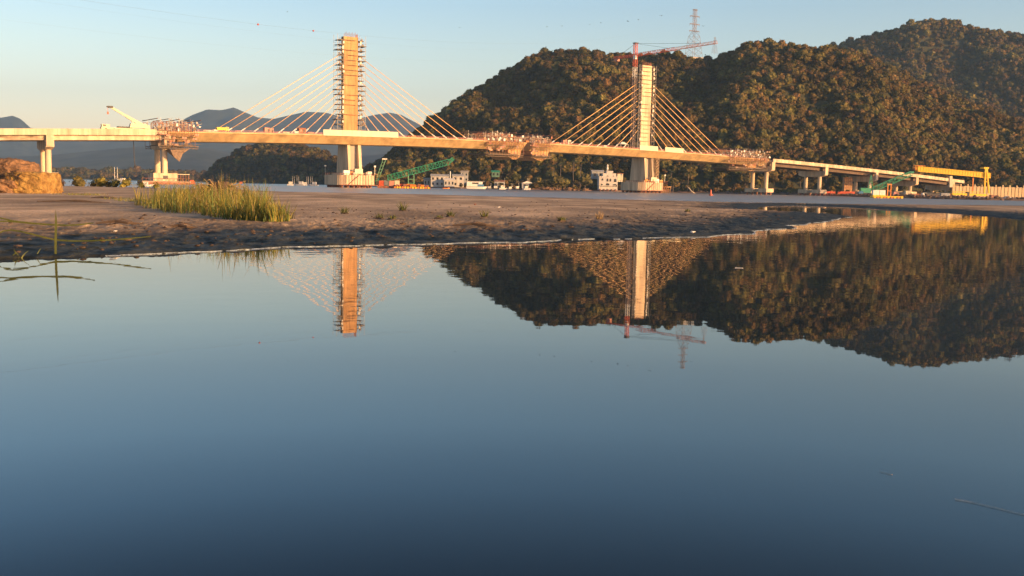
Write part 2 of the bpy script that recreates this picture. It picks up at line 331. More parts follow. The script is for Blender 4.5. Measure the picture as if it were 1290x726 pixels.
# ------------------------------------------------------------------ hills
def ipx(tab): a = np.array(tab, float); return lambda x: np.interp(x, a[:, 0], a[:, 1])
def make_hill(name, m, x0, x1, nc, sil, foot, ridge, back, nr=70, base=1.0, tree=0.0, gul=.10, p=.85, seed=0, ns=120):
    c = np.linspace(x0, x1, nc); S_, F_, R_, B_ = ipx(sil)(c), ipx(foot)(c), ipx(ridge)(c), ipx(back)(c)
    k = np.array([tuple(GX(q, 1.0))[:2] for q in c])[:, 0]
    tanel = np.array([(P(q, s, 1.0).z - CH) for q, s in zip(c, S_)])
    t = np.linspace(0, 1.6, nr)
    r = np.where(t[:, None] <= 1, F_ + (R_ - F_) * t[:, None], R_ + (B_ - R_) * (t[:, None] - 1) / .6)
    X = k[None, :] * r; Y = r
    tt = np.clip(t, 0, 1)[:, None]; prof = np.sin(tt * PI / 2) ** p
    wob = 1 + gul * fbm(X / ns + seed, Y / ns + seed * 3, 4) * np.sin(np.clip(tt, 0, 1) * PI) * 2.0 + gul * .5 * fbm(X / (ns * .5) + seed, Y / (ns * 1.6), 2) * tt
    prof = prof * wob
    prof = np.where(t[:, None] > 1, np.maximum(0, np.cos((t[:, None] - 1) / .6 * PI / 2)) * prof, prof)
    # height per column so that the tallest point as seen from the shore sits on the skyline
    want = np.maximum(tanel, .0008); sc = np.zeros(len(c))
    num = want[None, :] * r + CH - base - tree
    with np.errstate(divide='ignore', invalid='ignore'):
        q = np.where(prof > .25, num / prof, 1e9)
    sc = np.maximum(0, q.min(axis=0))
    Z = base + prof * sc[None, :]
    Z[0] = -.6
    np_mesh(name, np.stack([X, Y, Z], -1).reshape(-1, 3), grid_quads(nr, len(c)), m, 'structure')
    def hfun(px, t_):
        fc = (px - x0) / (x1 - x0) * (nc - 1); fr = t_ / 1.6 * (nr - 1); i = min(int(fr), nr - 2); j = min(int(fc), nc - 2); a = fr - i; b2 = fc - j
        f = lambda A: (A[i, j] * (1 - b2) + A[i, j + 1] * b2) * (1 - a) + (A[i + 1, j] * (1 - b2) + A[i + 1, j + 1] * b2) * a
        return f(X), f(Y), f(Z)
    return hfun
sil_main = [(440, 226), (470, 214), (480, 203), (500, 188), (530, 164), (560, 141), (575, 129), (600, 112), (640, 88), (665, 75), (690, 67), (730, 64), (760, 67), (800, 71), (835, 66), (868, 72), (888, 79), (905, 70), (930, 56), (960, 53),
            (990, 57), (1035, 60), (1075, 66), (1100, 80), (1140, 98), (1200, 124), (1290, 158), (1400, 190), (1560, 225)]
foot_main = [(440, 960), (600, 930), (800, 880), (950, 850), (1100, 860), (1200, 900), (1290, 880), (1560, 800)]
ridge_main = [(440, 1080), (600, 1230), (800, 1300), (950, 1260), (1100, 1230), (1290, 1180), (1560, 1050)]
back_main = [(440, 1200), (600, 1500), (1100, 1600), (1560, 1300)]
h_main = make_hill('hill', 'hill', 440, 1560, 260, sil_main, foot_main, ridge_main, back_main, 90, base=1.2, tree=6.5, gul=.24, p=.8, seed=3, ns=95)
sil_back = [(900, 150), (960, 95), (1000, 72), (1035, 61), (1080, 47), (1110, 38), (1140, 30), (1165, 26), (1190, 28), (1210, 33), (1250, 42), (1290, 46), (1400, 60), (1600, 120)]
h_back = make_hill('hill', 'hill', 900, 1600, 150, sil_back, [(900, 1620), (1600, 1500)], [(900, 2150), (1600, 2050)], [(900, 2600), (1600, 2500)], 70, base=20, tree=8, gul=.14, p=.9, seed=9)
sil_isl = [(255, 228), (262, 219), (275, 206), (300, 191), (320, 184), (345, 182), (372, 183), (395, 188), (415, 197), (440, 208), (480, 222), (520, 231)]
h_isl = make_hill('hill', 'hill', 255, 520, 90, sil_isl, [(255, 1620), (520, 1600)], [(255, 1780), (520, 1750)], [(255, 1950), (520, 1900)], 40, base=.5, tree=6, gul=.1, p=.8, seed=5)
sil_strip = [(-400, 216), (-100, 217), (60, 218.5), (120, 219), (200, 221), (260, 222.5), (330, 226), (460, 229)]
h_strip = make_hill('far_shore', 'hill', -400, 460, 120, sil_strip, [(-400, 2500), (460, 2500)], [(-400, 2750), (460, 2750)], [(-400, 3000), (460, 3000)], 20, base=.5, tree=6, gul=.05, seed=4)
sil_far = [(-500, 190), (-200, 178), (-100, 172), (-40, 158), (0, 149), (18, 146), (28, 150), (40, 161), (75, 168), (130, 172), (200, 166), (228, 153), (243, 145), (262, 138), (280, 139), (295, 135.5), (310, 142), (325, 148),
           (345, 150), (362, 146), (385, 141), (410, 142), (425, 146), (450, 150), (470, 145), (490, 142), (505, 145), (520, 153), (545, 166), (600, 190), (700, 215), (800, 228)]
make_hill('mountain', 'mount', -500, 800, 420, sil_far, [(-500, 6500), (800, 6500)], [(-500, 9000), (800, 9000)], [(-500, 11000), (800, 11000)], 60, base=1, tree=0, gul=.22, p=1.25, seed=21, ns=900)
sil_mid = [(-500, 205), (-100, 200), (60, 196), (140, 188), (200, 183), (260, 186), (330, 200), (420, 203), (460, 196), (500, 192), (560, 200), (640, 215), (800, 228)]
make_hill('mountain', 'mount', -500, 800, 300, sil_mid, [(-500, 4300), (800, 4300)], [(-500, 5600), (800, 5600)], [(-500, 6400), (800, 6400)], 40, base=1, tree=0, gul=.22, p=1.1, seed=31, ns=700)

# ------------------------------------------------------------------ trees
def lump(mb, c, r, sub, sq, seed, rough=.22):
    bm = bmesh.new(); bmesh.ops.create_icosphere(bm, subdivisions=sub, radius=1)
    rr = random.Random(seed); ph = [rr.uniform(0, 6) for _ in range(6)]
    vs = []
    for v in bm.verts:
        d = v.co.normalized(); k = 1 + rough * (math.sin(d.x * 5 + ph[0]) * math.sin(d.y * 5 + ph[1]) + .6 * math.sin(d.z * 9 + ph[2]) * math.sin(d.x * 8 + ph[3]) + .4 * math.sin(d.y * 15 + ph[4]) * math.sin(d.z * 13 + ph[5]))
        vs.append(Vector(c) + Vector((d.x * r * k, d.y * r * k, d.z * r * k * sq)))
    fs = [tuple(v.index for v in f.verts) for f in bm.faces]; bm.free(); mb.add(vs, fs); return vs
def crown_mb(seed, w=9.0, h=7.0, z0=4.0, lobes=9, leaves=560, ls=.55):
    rr = random.Random(seed); mb = MB(); sf = []
    for k in range(lobes):
        a = rr.uniform(0, 2 * PI) if k else 0; d = (rr.uniform(.2, .62) if k else 0) * w / 2; r = rr.uniform(.20, .34) * w * (1.1 if k == 0 else 1)
        z = z0 + h * (rr.uniform(.22, .72) if k else .62) - d * .25
        sf += lump(mb, (math.cos(a) * d, math.sin(a) * d, z), r, 2, rr.uniform(.62, .85), seed * 31 + k)
    for k in range(leaves):
        p = rr.choice(sf) + Vector((rr.gauss(0, .35), rr.gauss(0, .35), rr.gauss(.1, .35))); s = ls * rr.uniform(.5, 1.25)
        a = Vector((rr.gauss(0, 1), rr.gauss(0, 1), rr.gauss(0, .7))).normalized(); b2 = a.cross(Vector((rr.gauss(0, 1), rr.gauss(0, 1), rr.gauss(0, 1)))).normalized()
        mb.add([p - a * s - b2 * s * .3, p + a * s * .2 - b2 * s * .8, p + a * s, p - a * s * .1 + b2 * s * .7], [(0, 1, 2, 3)])
    return mb
def trunk_mb(seed, h=6.5, r=.32):
    rr = random.Random(seed); mb = MB(); bx = rr.uniform(-.5, .5)
    mb.tube([(0, 0, -1.5), (bx * .4, 0, h * .45), (bx, .2, h)], [r * 1.3, r, r * .55], 7)
    for k in range(4):
        a = rr.uniform(0, 2 * PI); z = h * rr.uniform(.5, .85); mb.tube([(bx * z / h, .1, z), (math.cos(a) * 1.5, math.sin(a) * 1.5, z + 1.5), (math.cos(a) * 2.8, math.sin(a) * 2.8, z + 2.6)], [r * .5, r * .35, r * .15], 5)
    return mb
protos = []
kinds = [(9, 7, 3.5, 10), (7.5, 8, 3.5, 8), (11, 6.5, 4.5, 12), (6.5, 6, 3, 7), (9.5, 9, 4, 11), (8, 5.5, 3.5, 9)]
for i, (w_, h_, z_, l_) in enumerate(kinds):
    o = crown_mb(100 + i, w_, h_, z_, l_).build('crown', 'leaf'); t = trunk_mb(50 + i, z_ + 3).build('trunk', 'bark'); protos.append((o.data, t.data))
    bpy.data.objects.remove(o); bpy.data.objects.remove(t)
pcol = bpy.data.collections.new('canopy_source')
for i, (cm, tm) in enumerate(protos):
    o = bpy.data.objects.new('canopy_crown', cm); pcol.objects.link(o)

def gn_forest(name, pts, label):
    me = bpy.data.meshes.new(name); me.from_pydata([p[0] for p in pts], [], [])
    a = me.attributes.new('sc', 'FLOAT', 'POINT'); a.data.foreach_set('value', [p[1] for p in pts])
    a = me.attributes.new('rz', 'FLOAT', 'POINT'); a.data.foreach_set('value', [p[2] for p in pts])
    a = me.attributes.new('pi', 'INT', 'POINT'); a.data.foreach_set('value', [p[3] for p in pts])
    o = bpy.data.objects.new(name, me); C.objects.link(o)
    g = bpy.data.node_groups.new(name, 'GeometryNodeTree'); g.interface.new_socket('Geometry', in_out='INPUT', socket_type='NodeSocketGeometry'); g.interface.new_socket('Geometry', in_out='OUTPUT', socket_type='NodeSocketGeometry')
    n = g.nodes; l = g.links; gi = n.new('NodeGroupInput'); go = n.new('NodeGroupOutput'); ip = n.new('GeometryNodeInstanceOnPoints'); ci = n.new('GeometryNodeCollectionInfo')
    ci.inputs['Collection'].default_value = pcol; ci.inputs['Separate Children'].default_value = True; ci.inputs['Reset Children'].default_value = True
    def at(nm, ty): q = n.new('GeometryNodeInputNamedAttribute'); q.data_type = ty; q.inputs['Name'].default_value = nm; return q.outputs['Attribute']
    cx_ = n.new('ShaderNodeCombineXYZ'); l.new(at('rz', 'FLOAT'), cx_.inputs['Z'])
    l.new(gi.outputs[0], ip.inputs['Points']); l.new(ci.outputs[0], ip.inputs['Instance']); ip.inputs['Pick Instance'].default_value = True
    l.new(at('pi', 'INT'), ip.inputs['Instance Index']); l.new(cx_.outputs[0], ip.inputs['Rotation']); l.new(at('sc', 'FLOAT'), ip.inputs['Scale']); l.new(ip.outputs[0], go.inputs[0])
    md = o.modifiers.new('canopy', 'NODES'); md.node_group = g
    tag(o, label, 'forest', kind='stuff'); return o
def scatter(hf, x0, x1, t0, t1, sp, foot, ridge, smin=.75, smax=1.35, seed=1, cmap=None):
    rr = random.Random(seed); out = []
    fi, ri = ipx(foot), ipx(ridge); t = t0
    rm = float(fi((x0 + x1) / 2)); depth = float(ri((x0 + x1) / 2)) - rm
    while t <= t1:
        r = rm + depth * t; dpx = sp / r * F; x = x0 + rr.uniform(0, dpx)
        while x < x1:
            X, Y, Z = hf(min(max(x + rr.gauss(0, dpx * .28), x0), x1), min(max(t + rr.gauss(0, sp / depth * .3), 0.005), 1.59))
            s = rr.uniform(smin, smax) * (1.25 if rr.random() < .08 else 1)
            if Z > .4: out.append(((X, Y, Z - 1.4 - rr.uniform(0, 1.5)), s, rr.uniform(0, 6.28), rr.randrange(len(kinds)), t))
            x += dpx * rr.uniform(.75, 1.25)
        t += sp / depth * .9
    return out
pm = scatter(h_main, 442, 1500, .012, 1.06, 5.6, foot_main, ridge_main, .55, 1.15, seed=2)
# a clearing for the houses under the deck and for the road cut at the right
pm.sort(key=lambda p: p[0][1] + max(0, p[0][2]) * .6 + (1e5 if not (-200 < p[0][0] / p[0][1] * F + 645 < 1300) else 0))
ind, rest = pm[:290], pm[290:]
gn_forest('forest', rest, 'dense forest canopy over the main hill behind the bridge')
pb = scatter(h_back, 905, 1560, .02, 1.06, 9.0, [(900, 1620), (1600, 1500)], [(900, 2150), (1600, 2050)], .75, 1.5, seed=5)
gn_forest('forest', pb, 'forest canopy over the higher hill rising behind the first one')
pi_ = scatter(h_isl, 257, 500, .01, 1.1, 7.5, [(255, 1620), (520, 1600)], [(255, 1780), (520, 1750)], .7, 1.3, seed=6)
gn_forest('forest', pi_, 'dark woods on the low rounded hill seen under the bridge deck')
ps = scatter(h_strip, -300, 450, .02, 1.05, 16, [(-400, 2500), (460, 2500)], [(-400, 2750), (460, 2750)], 1.3, 2.2, seed=8)
gn_forest('forest', ps, 'hazy treeline along the far lagoon shore')
for k, (p, s, a, i, t) in enumerate(ind):
    o = thing('tree', 'broad-leaved tree at the foot of the main hill, in its front ranks above the water', 'tree', (p[0], p[1], p[2] + 1.6), a, 'trees along the foot of the main hill'); o.scale = (s, s, s)
    for nm, me in (('crown', protos[i][0]), ('trunk', protos[i][1])):
        c = bpy.data.objects.new(nm, me); C.objects.link(c); c.parent = o

# ------------------------------------------------------------------ bridge frame
p1 = GX(440, 537); p2 = GX(808.5, 647)
dv = (p2 - p1); SPAN = dv.length; dv.normalize(); RZ = math.atan2(dv.y, dv.x); nv = Vector((dv.y, -dv.x, 0))   # nv: towards the sunny side
KS = SPAN / 200.0
def B(s, y=0.0, z=0.0): return p1 + dv * s - nv * y + Vector((0, 0, z))      # local y positive = far side
def s_at(px, off=-12.0):
    d = ray(px, hor(px)); o = B(0, off); # solve o+dv*s parallel to d
    return (o.x * d.y - o.y * d.x) / (dv.y * d.x - dv.x * d.y)
def z_at(px, py, off=-12.0): return P(px, py, B(s_at(px, off), off).y).z
fit = [(0, 164), (100, 164.5), (190, 166.5), (300, 169), (440, 172), (560, 175), (640, 178), (720, 182), (812, 188.5), (910, 196), (977, 203), (1040, 209.7), (1103, 216), (1161, 221.5)]
_c = np.polyfit([s_at(x) for x, y in fit], [z_at(x, y) for x, y in fit], 3)
def zd(s): return float(np.polyval(_c, s))
print('bridge span', SPAN, 'piers px->s', [(x, round(s_at(x, 0), 1)) for x in (0, 60, 203, 955, 1023, 1086, 1140, 1176)], 'zdeck', [round(zd(s), 1) for s in (-160, -100, 0, 100, 200, 300, 400, 500)])
SL, SR, SE, S0 = -98 * KS, 303 * KS, 520 * KS, -330 * KS
W2 = 12.0
def sweep(mb, sec, s0, s1, step=5.0, zoff=0.0):
    n = max(1, int(abs(s1 - s0) / step)); m = len(sec); vs = []
    for k in range(n + 1):
        s = s0 + (s1 - s0) * k / n; z = zd(s) + zoff
        vs += [(s, u, z + w_) for u, w_ in sec]
    fs = [(k * m + i, k * m + (i + 1) % m, (k + 1) * m + (i + 1) % m, (k + 1) * m + i) for k in range(n) for i in range(m)] + [tuple(range(m))[::-1], tuple(range(n * m, n * m + m))]
    mb.add(vs, fs)
def railing(mb, s0, s1, u, h=1.1, step=3.0, r=.09):
    n = int((s1 - s0) / step)
    for k in range(n + 1):
        s = s0 + (s1 - s0) * k / n; mb.box((s, u, zd(s) + h / 2), (r, r, h))
        if k < n:
            q = s0 + (s1 - s0) * (k + 1) / n
            for hh_ in (h, h * .55): mb.bar((s, u, zd(s) + hh_), (q, u, zd(q) + hh_), r)

# main bridge ------------------------------------------------------
br = thing('cable_stayed_bridge', 'unfinished cable-stayed road bridge with two tall concrete pylons standing in the lagoon', 'bridge', p1, RZ)
boxsec = [(-W2, 0), (-W2, -.45), (-W2 + .5, -.7), (-7.2, -4.3), (7.2, -4.3), (W2 - .5, -.7), (W2, -.45), (W2, 0)]
GAP0, GAP1 = 103.5 * KS, 108.5 * KS
mb = MB(); sweep(mb, boxsec, SL + 2, GAP0); mb.build('deck', 'deck', br)
mb = MB(); sweep(mb, boxsec, GAP1, SR - 2); mb.build('deck', 'deck', br)
for a, b2 in ((SL + 4, GAP0 - 8), (GAP1 + 8, SR - 4)):
    for u in (-W2 + .2, W2 - .2):
        mb = MB(); railing(mb, a, b2, u); mb.build('railing', 'redl', br)
        mb = MB(); sweep(mb, [(u - .12, .01), (u - .12, .35), (u + .12, .35), (u + .12, .01)], a, b2); mb.build('kerb', 'redl', br)
for base_s, n_c, st, zb_, zt_ in ((0, 10, 6.67, 41, 69.0), (SPAN, 9, 7.0, 40, 69.0)):
    for sd in (-1, 1):
        for k in range(n_c):
            s = base_s + sd * (73 - (n_c - 1 - k) * st) * KS; zt = zb_ + (zt_ - zb_) * k / (n_c - 1)
            pth = [(s, 0, zd(s) + .05), (s + (base_s + sd * 4 - s) * .5, 0, (zd(s) + zt) / 2 - .25), (base_s + sd * 3.6, 0, zt - .1)]
            mb = MB(); mb.tube(pth, .15 if base_s == 0 else .175, 6); c = mb.build('stay_cable', 'cable', br, True)
            mb = MB(); q = Vector(pth[0]); e = (Vector(pth[1]) - q).normalized(); mb.tube([q - e * .3, q + e * 5], .3, 6); mb.build('anchor_tube', 'white', c)
def pylon(s0, top, zb):
    z0 = zd(s0)
    mb = MB(); hh_ = top - z0
    # mast with shallow construction lifts: stacked rings, each lift a hair proud of the next
    n = int(hh_ / 3.6)
    for k in range(n):
        mb.box((s0, 0, z0 + hh_ * (k + .5) / n), (8.0 + (.05 if k % 2 else 0), 3.2 + (.05 if k % 2 else 0), hh_ / n - .03))
    mb.box((s0, 0, z0 + hh_ / 2), (7.7, 2.9, hh_ - .1))
    py = mb.build('pylon', 'pyl' if s0 == 0 else 'conc', br)
    mb = MB()
    for k in range(14): mb.bar((s0 - 3.6 + 7.2 * k / 13, -1.3, top - .2), (s0 - 3.6 + 7.2 * k / 13, -1.3, top + 1.6 + .4 * (k % 3)), .12)
    for k in range(5): mb.bar((s0 + 3.7, -1.3 + k * .6, top - .2), (s0 + 3.7, -1.3 + k * .6, top + 1.5), .12)
    mb.build('rebar', 'rust', py)
    for sd in (-1, 1):                   # two wall legs under the deck
        mb = MB(); mb.prism([(-5.8, z0 - 4.3), (5.8, z0 - 4.3), (7.6, zb), (-7.6, zb)], 'x', s0 + sd * 3.0 - .8 * 1, s0 + sd * 3.0 + .8); mb.build('pier_leg', 'conc', br)
    mb = MB(); mb.prism([(-3.6, z0 - 4.35), (3.6, z0 - 4.35), (4.4, zb), (-4.4, zb)], 'x', s0 - 2.18, s0 + 2.18); mb.build('core_wall', 'conc_d', br)
    a, b2, ch = 10.3, 11.5, 3.2
    mb = MB(); mb.prism([(s0 - a, -b2 + ch), (s0 - a + ch, -b2), (s0 + a - ch, -b2), (s0 + a, -b2 + ch), (s0 + a, b2 - ch), (s0 + a - ch, b2), (s0 - a + ch, b2), (s0 - a, b2 - ch)], 'z', 1.3, zb - 1.2); pc = mb.build('pile_cap', 'conc', br)
    mb = MB(); mb.prism([(s0 - 6, -9), (s0 + 6, -9), (s0 + 6, 9), (s0 - 6, 9)], 'z', zb - 1.195, zb); mb.build('plinth', 'conc', pc)
    for i in range(6):
        for j in range(6):
            if i in (0, 5) or j in (0, 5): mb = MB(); mb.tube([(s0 - 8 + i * 3.2, -8.6 + j * 3.44, -2), (s0 - 8 + i * 3.2, -8.6 + j * 3.44, 1.295)], .75, 8); mb.build('pile', 'rust', pc)
ZT1, ZT2 = 79.5, 79.0
ZT1 = P(440, 47, p1.y).z; ZT2 = P(811, 83, p2.y).z
print('pylon tops', ZT1, ZT2)
pylon(0, ZT1, 7.6); pylon(SPAN, ZT2, 7.6)
for (xa, xb) in ((407, 501), (804, 827), (836, 859)):
    a, b2 = s_at(xa), s_at(xb); mb = MB(); n = max(2, int((b2 - a) / 5))
    for k in range(n):
        q0, q1 = a + (b2 - a) * k / n, a + (b2 - a) * (k + 1) / n - .06
        mb.prism([(q0, zd(q0) - .35), (q1, zd(q1) - .35), (q1, zd(q1) + 2.6), (q0, zd(q0) + 2.6)], 'y', -W2 - .32, -W2 - .05)
    mb.build('edge_panel', 'cream', br)

# approach viaducts -------------------------------------------------
def viaduct(name, label, s0, s1, piers, left):
    v = thing(name, label, 'viaduct', p1, RZ)
    gs = [s0] + [p for p in piers if s0 < p < s1] + [s1]
    for a, b2 in zip(gs[:-1], gs[1:]):
        mb = MB()
        for u in ((-9.6, -4.8, 0, 4.8, 9.6) if left else (-8, -2.7, 2.7, 8)):
            sweep(mb, [(u - .5, -1.35), (u - .3, -3.2), (u - .5, -3.8), (u + .5, -3.8), (u + .3, -3.2), (u + .5, -1.35)] if not left else [(u - .9, -1.35), (u - .7, -2.8), (u - .9, -3.9), (u + .9, -3.9), (u + .7, -2.8), (u + .9, -1.35)], a + .35, b2 - .35, 12)
        mb.build('girder', 'conc' if left else 'shadec', v)
    mb = MB(); n = int((s1 - s0) / 4.2)
    sweep(mb, [(-W2 + .4, -.9), (-W2 + .4, 0), (W2 - .4, 0), (W2 - .4, -.9), (W2 - 1.4, -1.34), (-W2 + 1.4, -1.34)], s0, s1, 8); mb.build('deck_slab', 'conc', v)
    for u in (-W2, W2):
        mb = MB()
        for k in range(n):
            q0, q1 = s0 + (s1 - s0) * k / n, s0 + (s1 - s0) * (k + 1) / n - .05
            mb.prism([(q0, zd(q0) - (1.75 if left else 1.25)), (q1, zd(q1) - (1.75 if left else 1.25)), (q1, zd(q1) + 1.0), (q0, zd(q0) + 1.0)], 'y', u - .38, u + .38)
        mb.build('parapet', 'conc', v)
    for s in piers:
        z = zd(s)
        pr = MB(); pr.prism([(-W2 + .3, z - 3.95), (-W2 + .3, z - 6.9), (-7.5, z - 7.9), (7.5, z - 7.9), (W2 - .3, z - 6.9), (W2 - .3, z - 3.95)], 'x', s - 1.7, s + 1.7)
        cap = pr.build('pier_cap', 'conc', v)
        mb = MB(); mb.box((s, -W2 + .2, z - 3.9), (3.0, .9, 5.2)); mb.build('end_block', 'conc', cap)
        for u in (-6.2, 6.2):
            mb = MB(); mb.tube([(s, u, 1.5), (s, u, z - 7.85)], 1.35, 18); mb.build('column', 'conc', v, False)
        for u in (-6.2, 6.2) if not left else (0,):
            mb = MB(); mb.box((s, u, 3.0), (7, 7.5 if not left else 20, 2.6)); fo = mb.build('footing', 'conc', v)
            for i in (-1, 1):
                for j in (-1, 1): mb = MB(); mb.tube([(s + i * 2.2, u + j * (2.3 if not left else 7), -2), (s + i * 2.2, u + j * (2.3 if not left else 7), 1.7)], .6, 8); mb.build('pile', 'rust', fo)
        if not left: mb = MB(); mb.box((s, 0, 3.0), (2.6, 4.8, 2.0)); mb.build('tie_beam', 'conc_d', v)
    return v
sl = [s_at(203, 0)]; sl += [sl[0] - 50 * KS * (k + 1) for k in range(4)]
viaduct('approach_viaduct', 'finished concrete approach viaduct on round columns at the left end of the bridge', S0, SL + 1.5, sl, True)
srs = [s_at(956, 0), s_at(1023, 0), s_at(1086, 0), s_at(1137, 0), s_at(1183, 0)]
viaduct('approach_viaduct', 'unfinished concrete approach viaduct stepping down to the yard on the right bank', SR + 1.5, s_at(1196, 0), srs, False)
print('right piers s', srs, 'left', sl)

# scaffolds on the pylons -------------------------------------------
def scaffold(s0, zt, label, levels, out=3.4, gap=3.9, hoist=False):
    o = thing('scaffold', label, 'scaffold', B(s0, 0, zd(s0)), RZ, 'scaffolds wrapped round the pylons'); z0 = zd(s0); H = zt - z0
    rr = random.Random(int(s0) + 3)
    for sd in (-1, 1):
        mb = MB()
        for dx in (4.4, 4.4 + out):
            for y in (-2.4, 2.4): mb.bar((sd * dx, y, .5), (sd * dx, y, H + .8), .13)
        n = int(H / 1.95)
        for k in range(n):
            z = .8 + k * 1.95
            if rr.random() < .8: mb.bar((sd * 4.4, -2.4, z), (sd * (4.4 + out), -2.4, z + 1.95), .08)
            mb.bar((sd * 4.4, 2.4, z), (sd * (4.4 + out), 2.4, z), .08)
            for y in (-2.4, 2.4): mb.bar((sd * 4.4, y, z + .95), (sd * (4.4 + out), y, z + .95), .07)
        mb.build('uprights', 'grey', o)
    k = 0; z = 6.0
    while z < H + .5:
        mb = MB()
        for sd in (-1, 1):
            ex = out + rr.uniform(-1.6, .7); mb.box((sd * (4.25 + ex / 2), 0, z), (ex, 5.6, .28))
            if rr.random() < .8: mb.bar((sd * (4.3 + ex), -2.7, z + 1.1), (sd * 4.3, -2.7, z + 1.1), .08)
            if rr.random() < .5: mb.box((sd * (4.6 + rr.uniform(0, 2.4)), -1.9, z + .55), (.9, .7, .8))
        for y in (-2.2, 2.2): mb.box((rr.uniform(-1.5, 1.5), y, z), (rr.uniform(5, 8.5), .7, .14)) if rr.random() < .8 or y > 0 else None
        pf = mb.build('work_platform', 'plank', o)
        for sd in (-1, 1):
            if rr.random() < .42: MB().box((sd * (4.45 + rr.uniform(.1, .6)), -2.75, z + 1.0 + rr.uniform(0, .6)), (rr.uniform(.6, 1.1), .06, rr.uniform(1.0, 1.9))).build('sheet', 'tarp', pf)
        z += gap * rr.uniform(.9, 1.1) / 1.9 if hoist else gap / 1.55; k += 1
    return o
scaffold(0, ZT1, 'ladder-like scaffold with many platforms round the taller-looking pylon nearer the camera', 0)
scaffold(SPAN, ZT2 - .5, 'narrower dark scaffold round the pylon in front of the forested hill', 0, out=2.3)

# ------------------------------------------------------------------ tower crane at the second pylon
tc_s, tc_y = SPAN - 8.2, 0.5
tcb = B(tc_s, tc_y, zd(tc_s)); zj = P(802, 71.5, tcb.y).z; zp = P(802, 55, tcb.y).z
jt = P(903, 53.5, 590); print('crane', tcb, zj, zp, jt)
jd = Vector((jt.x - tcb.x, jt.y - tcb.y, 0)); JL = jd.length; ja = math.atan2(jd.y, jd.x)
tc = thing('tower_crane', 'red and white tower crane standing beside the pylon in front of the hill', 'tower crane', tcb, ja)
H = zj - tcb.z
nseg = 9
for k in range(nseg):
    mb = MB(); mb.truss((0, 0, H * k / nseg), (0, 0, H * (k + 1) / nseg), 1.9, 1.9, 3, .2); mb.build('mast_section', 'white' if k in (7,) else ('red' if k > 6 else 'pgrey'), tc)
mb = MB(); mb.truss((0, 0, H), (0, 0, zp - tcb.z), 1.7, 1.7, 4, .26); hd = mb.build('tower_head', 'red', tc)
box('cap', 'dark', hd, (0, 0, zp - tcb.z + .25), (2.6, 2.6, .5))
mb = MB(); mb.truss((1.2, 0, H + 1.0), (JL * .5, 0, H + 1.6), 1.6, 1.8, 16, .2, True); mb.build('jib', 'red', tc)
mb = MB(); mb.truss((JL * .5, 0, H + 1.6), (JL, 0, H + 2.2), 1.4, 1.5, 16, .16, True); mb.build('jib', 'redl', tc)
mb = MB(); mb.truss((-1.2, 0, H + .8), (-19, 0, H + .8), 1.8, 1.3, 8, .26); cj = mb.build('counter_jib', 'red', tc)
mb = MB(); [mb.box((-15.6 - 1.0 * k, 0, H - .4), (.85, 1.8, 2.2)) for k in range(3)]; mb.build('counterweight', 'redl', cj)
box('operator_cab', 'white', tc, (1.8, -1.9, H - .8), (1.8, 1.5, 2.2))
for a, b2 in (((0, 0, zp - tcb.z), (-16, 0, H + 1.3)), ((0, 0, zp - tcb.z), (JL * .42, 0, H + 2.5)), ((0, 0, zp - tcb.z), (JL * .8, 0, H + 2.8))):
    mb = MB(); mb.bar(a, b2, .12); mb.build('tie_rod', 'dark', tc)
mb = MB(); mb.box((JL * .3, 0, H + .2), (1.8, 1.5, .5)); tr = mb.build('trolley', 'dark', tc)
mb = MB(); mb.bar((JL * .3, 0, H), (JL * .3, 0, H - 9), .09); mb.box((JL * .3, 0, H - 9.5), (.6, .6, 1.1)); mb.build('hook', 'dark', tr)

